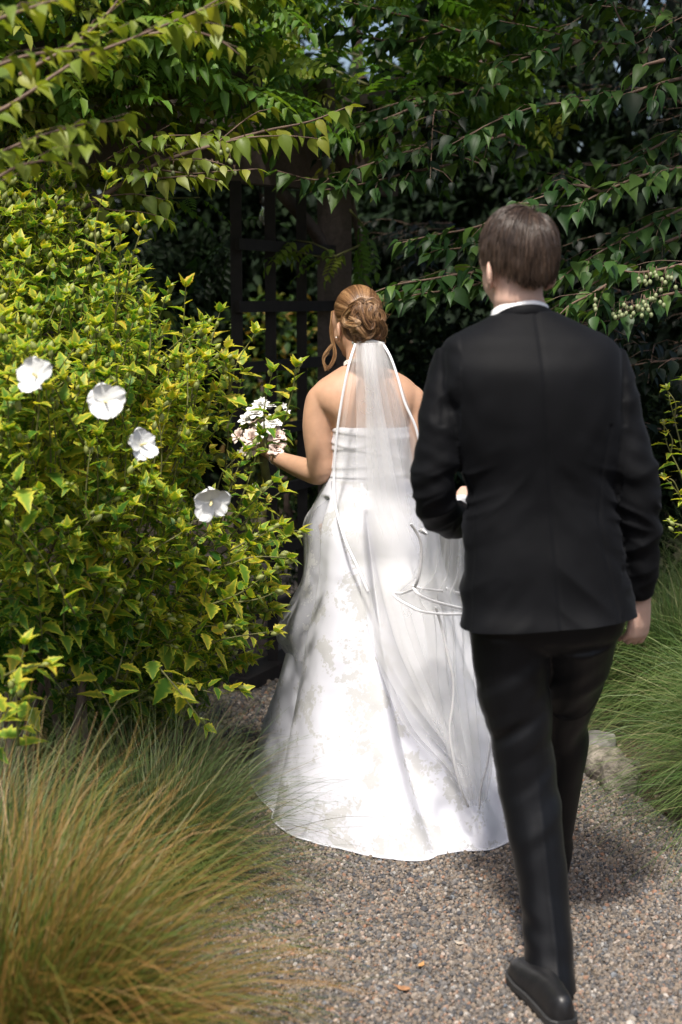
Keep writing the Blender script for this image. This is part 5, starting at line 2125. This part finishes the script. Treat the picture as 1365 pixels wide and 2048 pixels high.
    def gown_y(px, py):
        d = Vector((P(px, py, 1.) - np.array([0, 0, CAM_H])).tolist()).normalized()
        h = bvh.ray_cast(cam_p, d)
        return None if h[0] is None else h[0].y

    def drape(px, py, Y, off):
        """depth just in front of the gown, where it lies behind this point"""
        h = gown_y(px, py)
        if h is None:
            return Y
        g = off * (1 + (max(0., py - 1120) / 55.) ** 1.5)      # hangs freer the farther down
        return min(max(Y, h - g), h - .008)

    def sheet(rows, nu, nv, folds, amp, over=.5, phase=0., name='tulle_layer', drift=.3, seed=0, off=None):
        r = np.array(rows, float)
        k = np.linspace(0, len(r) - 1, nv)
        sp = [spline(np.stack([np.arange(len(r)), r[:, c], 0 * r[:, 0]], -1), nv)[:, 1] for c in range(4)]
        u = np.linspace(0, 1, nu)
        V = np.zeros((nv, nu, 3))
        for i in range(nv):
            t = i / (nv - 1)
            ph = 2 * math.pi * (folds * u + phase + drift * math.sin(t * 2.5 + seed))
            ph = ph + 1.1 * np.sin(u * 5 + seed * 2 + t * .6)
            uu = np.clip(u + over / (2 * math.pi * folds) * np.sin(ph * 2) * np.sin(u * math.pi) ** .4, 0, 1)
            a = np.interp(t, [0, .2, 1], amp)
            Yy = sp[3][i] + a * np.sin(ph) * np.sin(np.clip(u * 1.0, 0, 1) * math.pi) ** .5
            xx = sp[1][i] + (sp[2][i] - sp[1][i]) * uu
            if off is not None and sp[0][i] > 965:
                tgt = np.array([drape(x_, sp[0][i], y_, off) for x_, y_ in zip(xx, Yy)])
                w_ = min(1, (sp[0][i] - 965) / 90)
                Yy = Yy * (1 - w_) + tgt * w_
            V[i] = P(xx, sp[0][i] + 0 * u, Yy)
        o = link(name, make_mesh(name, V.reshape(-1, 3), grid_quads(nu, nv)), M_TULLE, veil)
        return V

    def ribbon(pts, w=.0042, th=.0009, up=(0, -1, 0)):
        p = spline(pts, 10 * len(pts))
        V, Q, T = tube_geo(p, w, 8, th, up)
        link('ribbon', make_mesh('ribbon', V, [Q, T]), M_RIBBON, veil)

    base = [(686, 708, 768, 4.385), (710, 703, 777, 4.37), (740, 695, 792, 4.352), (800, 684, 815, 4.345), (860, 674, 832, 4.345), (950, 668, 846, 4.345), (1000, 670, 852, 4.335), (1080, 692, 872, 4.285),
            (1180, 738, 905, 4.225), (1290, 748, 945, 4.165), (1380, 776, 965, 4.12), (1460, 815, 978, 4.075), (1540, 890, 985, 4.03), (1612, 936, 964, 4.0)]
    sheet(base, 160, 120, 3.2, [.006, .014, .030], .5, .1, off=.022)
    l2 = [(686, 712, 766, 4.38), (740, 712, 782, 4.346), (800, 713, 800, 4.338), (860, 713, 815, 4.337), (1000, 713, 840, 4.325), (1080, 716, 860, 4.275), (1180, 722, 895, 4.212), (1290, 748, 930, 4.15), (1380, 790, 945, 4.105), (1460, 850, 955, 4.06), (1520, 905, 960, 4.03)]
    sheet(l2, 130, 110, 2.6, [.005, .010, .022], .6, .37, seed=1, off=.03)
    l3 = [(686, 720, 760, 4.372), (740, 726, 768, 4.338), (800, 732, 778, 4.33), (860, 736, 790, 4.33), (1000, 744, 818, 4.317), (1100, 760, 845, 4.255), (1200, 790, 870, 4.195), (1300, 815, 895, 4.145), (1400, 850, 920, 4.10), (1500, 900, 945, 4.05), (1585, 930, 955, 4.01)]
    sheet(l3, 110, 100, 2.4, [.004, .008, .016], .6, .2, seed=2, off=.038)
    l4 = [(686, 726, 752, 4.366), (740, 730, 756, 4.331), (800, 733, 764, 4.323), (860, 734, 775, 4.322), (1000, 738, 800, 4.31), (1080, 746, 825, 4.265), (1200, 770, 860, 4.19), (1300, 800, 885, 4.14), (1400, 845, 915, 4.10), (1500, 896, 940, 4.05), (1575, 926, 950, 4.01)]
    sheet(l4, 90, 90, 1.8, [.003, .006, .010], .6, .6, seed=3, off=.045)
    sheet([(a, b_ + 2, c_ - 2, d - .006) for a, b_, c_, d in l4], 80, 90, 1.4, [.003, .005, .008], .5, .2, seed=6, off=.05)
    sheet([(a, b_ - 2, c_ - 6, d - .010) for a, b_, c_, d in l4], 80, 90, 1.7, [.003, .005, .008], .5, .8, seed=8, off=.055)
    # lifted part gathered at the suited person's hand
    l5 = [(1035, 855, 940, 3.80), (1060, 842, 940, 3.82), (1100, 840, 944, 3.86), (1150, 826, 948, 3.90), (1188, 792, 952, 3.93), (1222, 826, 955, 3.94)]
    V5 = sheet(l5, 120, 60, 2.6, [.02, .03, .05], .9, .15, seed=4)
    sheet([(a, b_ + 6, c_ + 4, d + .05) for a, b_, c_, d in l5], 120, 60, 2.1, [.02, .03, .04], .9, .55, seed=7)
    l6 = [(1030, 862, 945, 3.86), (1100, 850, 950, 3.92), (1180, 838, 960, 3.98), (1260, 850, 968, 4.0), (1350, 860, 972, 4.0), (1440, 880, 980, 4.0), (1530, 905, 985, 3.99), (1600, 930, 975, 3.98)]
    sheet(l6, 120, 90, 2.6, [.02, .03, .03], .9, .5, seed=5)
    # satin edging
    lr = spline([(711, 688, 4.38), (697, 735, 4.345), (684, 800, 4.335), (674, 870, 4.33), (668, 960, 4.33), (671, 1010, 4.32), (690, 1078, 4.27), (716, 1135, 4.235), (736, 1182, 4.21)], 60)
    lr[:, 2] = [min(drape(x_, y_, Y_, .05), Y_ - .02) if y_ > 975 else Y_ for x_, y_, Y_ in lr]
    lr[:, 2] = np.convolve(np.concatenate([[lr[0, 2]] * 3, lr[:, 2], [lr[-1, 2]] * 3]), np.ones(7) / 7, 'valid')
    ribbon(px_line(lr), .0040, .0006)
    ribbon(px_line([(768, 690, 4.38), (782, 715, 4.36), (796, 755, 4.345), (810, 805, 4.335), (832, 855, 4.33), (846, 920, 4.33)]), .004)
    ribbon(px_line([(822, 1048, 3.78), (832, 1062, 3.79), (842, 1085, 3.80), (843, 1120, 3.81), (836, 1160, 3.82), (828, 1178, 3.84)]), .004)
    ribbon(px_line([(838, 1062, 3.86), (846, 1060, 3.85), (853, 1068, 3.84), (842, 1063, 3.80)]), .004)
    ribbon(px_line([(828, 1178, 3.84), (806, 1186, 3.86), (788, 1187, 3.86), (796, 1198, 3.84), (822, 1213, 3.82), (845, 1223, 3.81), (885, 1228, 3.82), (930, 1228, 3.84)]), .0036)
    ribbon(px_line([(826, 1176, 3.82), (840, 1190, 3.81), (870, 1203, 3.82), (925, 1217, 3.85)]), .0036)
    ribbon(px_line([(826, 1172, 3.9), (850, 1178, 3.9), (886, 1182, 3.9)]), .0034)
    ribbon(px_line([(893, 1176, 3.92), (910, 1184, 3.92), (930, 1188, 3.92)]), .004)
    ribbon(px_line([(872, 1215, 3.94), (884, 1255, 3.95), (896, 1310, 3.95), (907, 1360, 3.95), (906, 1410, 3.95), (900, 1460, 3.95), (908, 1520, 3.95), (922, 1575, 3.96), (937, 1614, 3.98)]), .0038)
    ribbon(px_line([(988, 1450, 3.97), (975, 1530, 3.96), (964, 1570, 3.96), (959, 1618, 3.97)]), .0026)
    # comb
    g = tube_geo(px_line([(706, 686, 4.40), (722, 683, 4.385), (745, 683, 4.382), (768, 688, 4.395)]), .006, 8)
    link('comb', make_mesh('comb', g[0], [g[1], g[2]]), M_PEARL, veil)

    # ---- hair
    sh = Shell()
    c = HC + HR @ (np.array([0, -.008, .02]) * S)
    rad = np.array([.0775, .0995, .0965]) * S + .004
    bun = P(736, 634, 4.415)
    bl = (bun - c) @ HR
    bd = unit(bl / rad)
    n = 5200
    u = unit(RNG.normal(size=(n, 3)))
    L0 = u * rad

    def line(L):
        x, y, z = L[:, 0], L[:, 1], L[:, 2]
        return np.where(y > .055, .04, np.where(y > .0, -.02 + .9 * (y), np.where(y > -.03, -.03, -.068)))
    k = (L0[:, 2] > line(L0)) & (u @ bd < .93)
    u = u[k]
    n = len(u)
    m_ = 12
    pth = np.zeros((n, m_, 3))
    om = np.arccos(np.clip(u @ bd, -1, 1))
    for i in range(m_):
        t = i / (m_ - 1) * .92
        w = (np.sin((1 - t) * om)[:, None] * u + np.sin(t * om)[:, None] * bd) / np.sin(om)[:, None]
        wav = 1 + .012 * math.sin(t * 3) + .010 * vnoise(u * 12)[:, None] * math.sin(t * math.pi)
        pth[:, i] = unit(w) * rad * wav
    # tone by direction: combed streaks
    e1 = unit(np.cross(bd, (0, 0, 1.)))
    e2 = np.cross(bd, e1)
    phi = np.arctan2(u @ e2, u @ e1)
    tone = np.clip(.38 + .26 * vnoise(np.stack([phi * 16, 0 * phi, 0 * phi], -1)) + RNG.normal(0, .14, n), 0, 1)
    strand_geo(sh, pth @ HR.T + c, RNG.uniform(.0009, .0013, n), tone, False)
    V, Q, T = ellipsoid_geo((0, 0, 0), rad - .002, None, 40, 28)
    kv = np.append(V[:-2, 2] > line(V[:-2]) + .004, [False, True])
    sh.add(V @ HR.T + c, Q[np.all(kv[Q], 1)], T[np.all(kv[T], 1)], tone=.08)
    # bun
    sh.add(*ellipsoid_geo(P(735, 640, 4.43), (.052, .040, .062), None, 24, 16), tone=.05)
    locks = [([(560, 330), (640, 285), (705, 320), (690, 420), (680, 490)], .011, .62), ([(700, 320), (780, 285), (840, 340), (800, 440), (740, 530)], .011, .58),
             ([(480, 400), (410, 490), (415, 590), (520, 612), (610, 585), (540, 540), (470, 510)], .011, .72), ([(570, 350), (540, 450), (600, 545), (700, 570), (790, 560)], .010, .4),
             ([(830, 400), (910, 450), (935, 530), (890, 575), (850, 500), (860, 420)], .009, .6), ([(490, 690), (570, 640), (650, 700), (720, 770), (795, 735), (815, 650)], .009, .82),
             ([(510, 730), (600, 735), (690, 785), (770, 775), (830, 700)], .009, .62), ([(735, 850), (750, 930), (840, 965), (915, 900), (945, 800), (925, 690)], .008, .68),
             ([(900, 560), (945, 640), (945, 740), (900, 820)], .010, .45), ([(520, 820), (600, 785), (700, 820), (810, 850), (880, 830)], .011, .36),
             ([(410, 610), (430, 720), (510, 800), (570, 830)], .011, .35), ([(640, 470), (690, 570), (760, 650), (805, 600), (790, 490)], .010, .28),
             ([(470, 380), (560, 330), (610, 400), (560, 500), (640, 610), (740, 640)], .011, .5), ([(620, 340), (640, 450), (700, 540), (760, 560)], .009, .45),
             ([(760, 330), (730, 440), (760, 540), (830, 560)], .009, .5), ([(840, 560), (880, 640), (860, 740), (800, 800)], .009, .42), ([(560, 620), (640, 640), (740, 700), (820, 640)], .009, .3),
             ([(540, 760), (560, 830), (640, 850), (700, 800)], .008, .5)]
    for k, (pl, w, tn) in enumerate(locks):
        q = []
        for i, (zx, zy) in enumerate(pl):
            px, py = 630 + zx / 6.825, 560 + zy / 6.825
            dx, dy = (px - 735) / 42, (py - 640) / 48
            dep = 4.425 - .062 * math.sqrt(max(.05, 1 - .8 * (dx * dx + dy * dy))) - .006 * (k % 3)
            q.append(P(px, py, dep))
        lock(sh, q, w, 90, tn, .0009, 26, .55, .4)
    for pl, w, tn, n_ in (([(255, 420), (225, 560), (215, 720), (245, 870), (275, 990), (255, 1100), (190, 1190), (135, 1150), (130, 1070), (190, 990)], .006, .72, 26),
                          ([(250, 430), (230, 600), (225, 760), (255, 900), (270, 1010), (235, 1110), (170, 1230)], .0065, .55, 30),
                          ([(245, 880), (180, 960), (125, 1040), (115, 1120), (150, 1240)], .006, .8, 22)):
        q = [P(630 + a_ / 6.825, 560 + b_ / 6.825, 4.575 - .0 * a_) for a_, b_ in pl]
        lock(sh, q, w, n_, tn, .0008, 30, .7, .5)
    # flyaways
    for k in range(70):
        a_ = random.uniform(0, 6.28)
        st = np.array([735 + 40 * math.cos(a_), 638 + 48 * math.sin(a_)])
        e_ = st + np.array([random.gauss(0, 7) + 5 * math.cos(a_), random.gauss(0, 7) + 5 * math.sin(a_)])
        q = spline([P(st[0], st[1], 4.42), P((st[0] + e_[0]) / 2 + random.gauss(0, 3), (st[1] + e_[1]) / 2, 4.42), P(e_[0], e_[1], 4.43)], 8)
        strand_geo(sh, q[None], [.0004], np.array([.7]))
    link('hair', sh.mesh('hair'), M_HAIR_B, root)

    # ---- jewellery
    nk = bpy.data.objects.new('necklace', None)
    COL.objects.link(nk)
    nk.parent = root
    me = None
    nc = P(723, 722, 4.52)
    for row in range(3):
        for k in range(46):
            a_ = k / 46 * 2 * math.pi
            pos = nc + np.array([.0535 * math.sin(a_), -.0545 * math.cos(a_), -.030 + .018 * math.cos(a_) + .013 + .0045 * row])
            if me is None:
                V, Q, T = ellipsoid_geo((0, 0, 0), (.0027,) * 3, None, 8, 6)
                me = make_mesh('pearl', V, [Q, T])
                me.materials.append(M_PEARL)
            o = bpy.data.objects.new('pearl', me)
            COL.objects.link(o)
            o.parent = nk
            o.location = Vector((pos - np.array(root.location)).tolist())
    V, Q, T = ellipsoid_geo(P(673, 675, 4.50), (.0024,) * 3, None, 10, 8)
    link('earring', make_mesh('earring', V, [Q, T]), M_PEARL, root)
    a_ = np.linspace(0, 2 * math.pi, 20)
    ax_ = unit(P(546, 912, 4.74) - P(575, 925, 4.66))
    e1 = unit(np.cross(ax_, (0, 0, 1)))
    e2 = np.cross(ax_, e1)
    cc = P(552, 915, 4.724)
    pts = cc + .0245 * (np.cos(a_)[:, None] * e1 + np.sin(a_)[:, None] * e2)
    V, Q, T = tube_geo(pts, .0014, 6)
    link('bracelet', make_mesh('bracelet', V, [Q, T]), M_RIBBON, root)


bride()


# ------------------------------------------------------------------ bouquet
def bouquet():
    C0 = P(530, 858, 4.78)
    root = thing('bouquet', 'bridal bouquet of blush and white roses held beside the shrub', 'bouquet', C0)
    M_BLUSH = plain_mat('blush_petal', (.74, .60, .54), .6, .06, 60)
    M_WHITE = plain_mat('white_petal', (.80, .79, .75), .6, .04, 60)
    fol = Foliage()

    def rose(c, f, size, mat, seed):
        f = unit(f)
        a = unit(np.cross(f, (.1, .2, 1)))
        b_ = np.cross(f, a)
        r_ = random.Random(seed)
        fl = bpy.data.objects.new('rose', None)
        COL.objects.link(fl)
        fl.parent = root
        for ring, (cnt, open_, sz) in enumerate(((3, .18, .55), (4, .42, .75), (5, .75, .95), (6, 1.1, 1.05))):
            for k in range(cnt):
                th = (k + .5 * ring) * 2 * math.pi / cnt + r_.uniform(-.2, .2)
                u = a * math.cos(th) + b_ * math.sin(th)
                w = np.cross(f, u)
                nu, nv = 7, 6
                V = []
                for j in range(nv):
                    t = j / (nv - 1)
                    an_ = open_ * t * 1.2
                    for i in range(nu):
                        s = (i / (nu - 1) - .5) * 2
                        wd = .72 * sz * math.sin((.15 + .7 * t) * math.pi) ** .6
                        rr = (.10 + .12 * ring) + sz * .8 * t * math.sin(an_) + .05 * t * t
                        hh = sz * .85 * t * math.cos(an_ * .9) - .06 * ring
                        V.append(c + size * (u * (rr * (1 - .25 * s * s)) + w * s * wd * .62 + f * (hh - .06 * s * s)) + rv(.0006))
                link('petal', make_mesh('petal', np.array(V), grid_quads(nu, nv)), mat, fl)
    spots = [((553, 870), 4.70, .030, M_BLUSH), ((553, 896), 4.69, .028, M_BLUSH), ((512, 825), 4.72, .030, M_WHITE), ((545, 843), 4.71, .026, M_WHITE), ((495, 838), 4.74, .026, M_WHITE),
             ((505, 875), 4.70, .030, M_BLUSH), ((478, 872), 4.75, .026, M_BLUSH), ((528, 860), 4.68, .026, M_WHITE), ((522, 808), 4.76, .024, M_WHITE), ((500, 900), 4.72, .026, M_BLUSH), ((535, 815), 4.84, .026, M_WHITE), ((515, 850), 4.88, .03, M_BLUSH)]
    for k, ((x, y), Y, s, mt) in enumerate(spots):
        c = P(x, y, Y)
        d = c - (C0 + np.array([0, .0, -.06]))
        rose(c, d + np.array([0, -.05, .05]), s, mt, k)
    # small star flowers
    for k, (x, y, Y) in enumerate([(568, 812, 4.74), (575, 824, 4.74), (560, 848, 4.70), (480, 905, 4.7), (525, 800, 4.75), (508, 975, 4.55)]):
        c = P(x, y, Y)
        sh = Shell()
        f = unit(np.array([.3, -.8, .5]) + rv(.2))
        a = unit(np.cross(f, (0, .1, 1)))
        b_ = np.cross(f, a)
        for i in range(5):
            th = i * 1.2566 + k
            u = a * math.cos(th) + b_ * math.sin(th)
            w = np.cross(f, u)
            s = .013
            V = [c, c + u * s * .5 + w * s * .32 + f * s * .15, c + u * s + f * s * .35, c + u * s * .5 - w * s * .32 + f * s * .15]
            sh.add(np.array(V), [[0, 1, 2, 3]])
        fl = link('star_flower', sh.mesh('star_flower', False), M_WHITE, root)
    for k in range(26):
        u = unit(rv())
        o = C0 + u * np.array([.07, .07, .07])
        fol.leaf(o, u + rv(.3), np.array([0, 0, 1.]) + rv(.3), random.uniform(.03, .05))
    fol.build(root, LEAF_SIMPLE, M_STYRAX_SUN)
    lw = P(546, 912, 4.74)
    g = tube_geo([C0 + np.array([0, 0, -.02]), lw + np.array([-.035, .035, .0]), lw + np.array([-.02, .05, -.11])], [.03, .014, .016], 12)
    link('stems', make_mesh('stems', g[0], [g[1], g[2]]), M_GREENSTEM, root)


bouquet()

# ------------------------------------------------------------------ small things on the ground and on the train
def ground_leaf(label, px, py, size, col, seed):
    tv, tf, te = LEAF_STYRAX
    g = G(px, py, .014)
    V = tv * size
    V[:, 2] = np.abs(V[:, 2]) * .5 + .002 * vnoise(tv * 4 + seed)
    V = V @ rot_z(seed).T + g
    o = link('fallen_leaf', make_mesh('fallen_leaf', V, tf), plain_mat('dry_leaf', col, .7, .3, 60))
    o['label'] = label
    o['category'] = 'leaf'


ground_leaf('dry tan fallen leaf lying on the gravel left of the black shoe', 822, 1978, .045, (.30, .15, .07), 2.9)
ground_leaf('small orange fallen leaf on the gravel below the train', 840, 1933, .026, (.42, .22, .08), 1.1)
ground_leaf('thin pale fallen leaf on the shaded gravel near the trouser leg', 930, 1888, .034, (.34, .28, .22), 2.7)
bg = P(911, 1697, 4.085)
sh = Shell()
sh.add(*ellipsoid_geo(bg, (.006, .004, .003), rot_y(.3), 10, 6))
sh.add(*ellipsoid_geo(bg + np.array([.008, 0, .003]), (.004, .003, .003), None, 8, 6))
for k in range(4):
    sh.add(*tube_geo([bg + np.array([-.004 + .004 * k, 0, 0]), bg + np.array([-.008 + .005 * k, -.002, -.006])], .0006, 4))
o = link('insect', sh.mesh('insect'), plain_mat('insect_black', (.01, .01, .01), .5))
o['label'] = 'tiny black insect sitting near the hem of the white train'
o['category'] = 'insect'
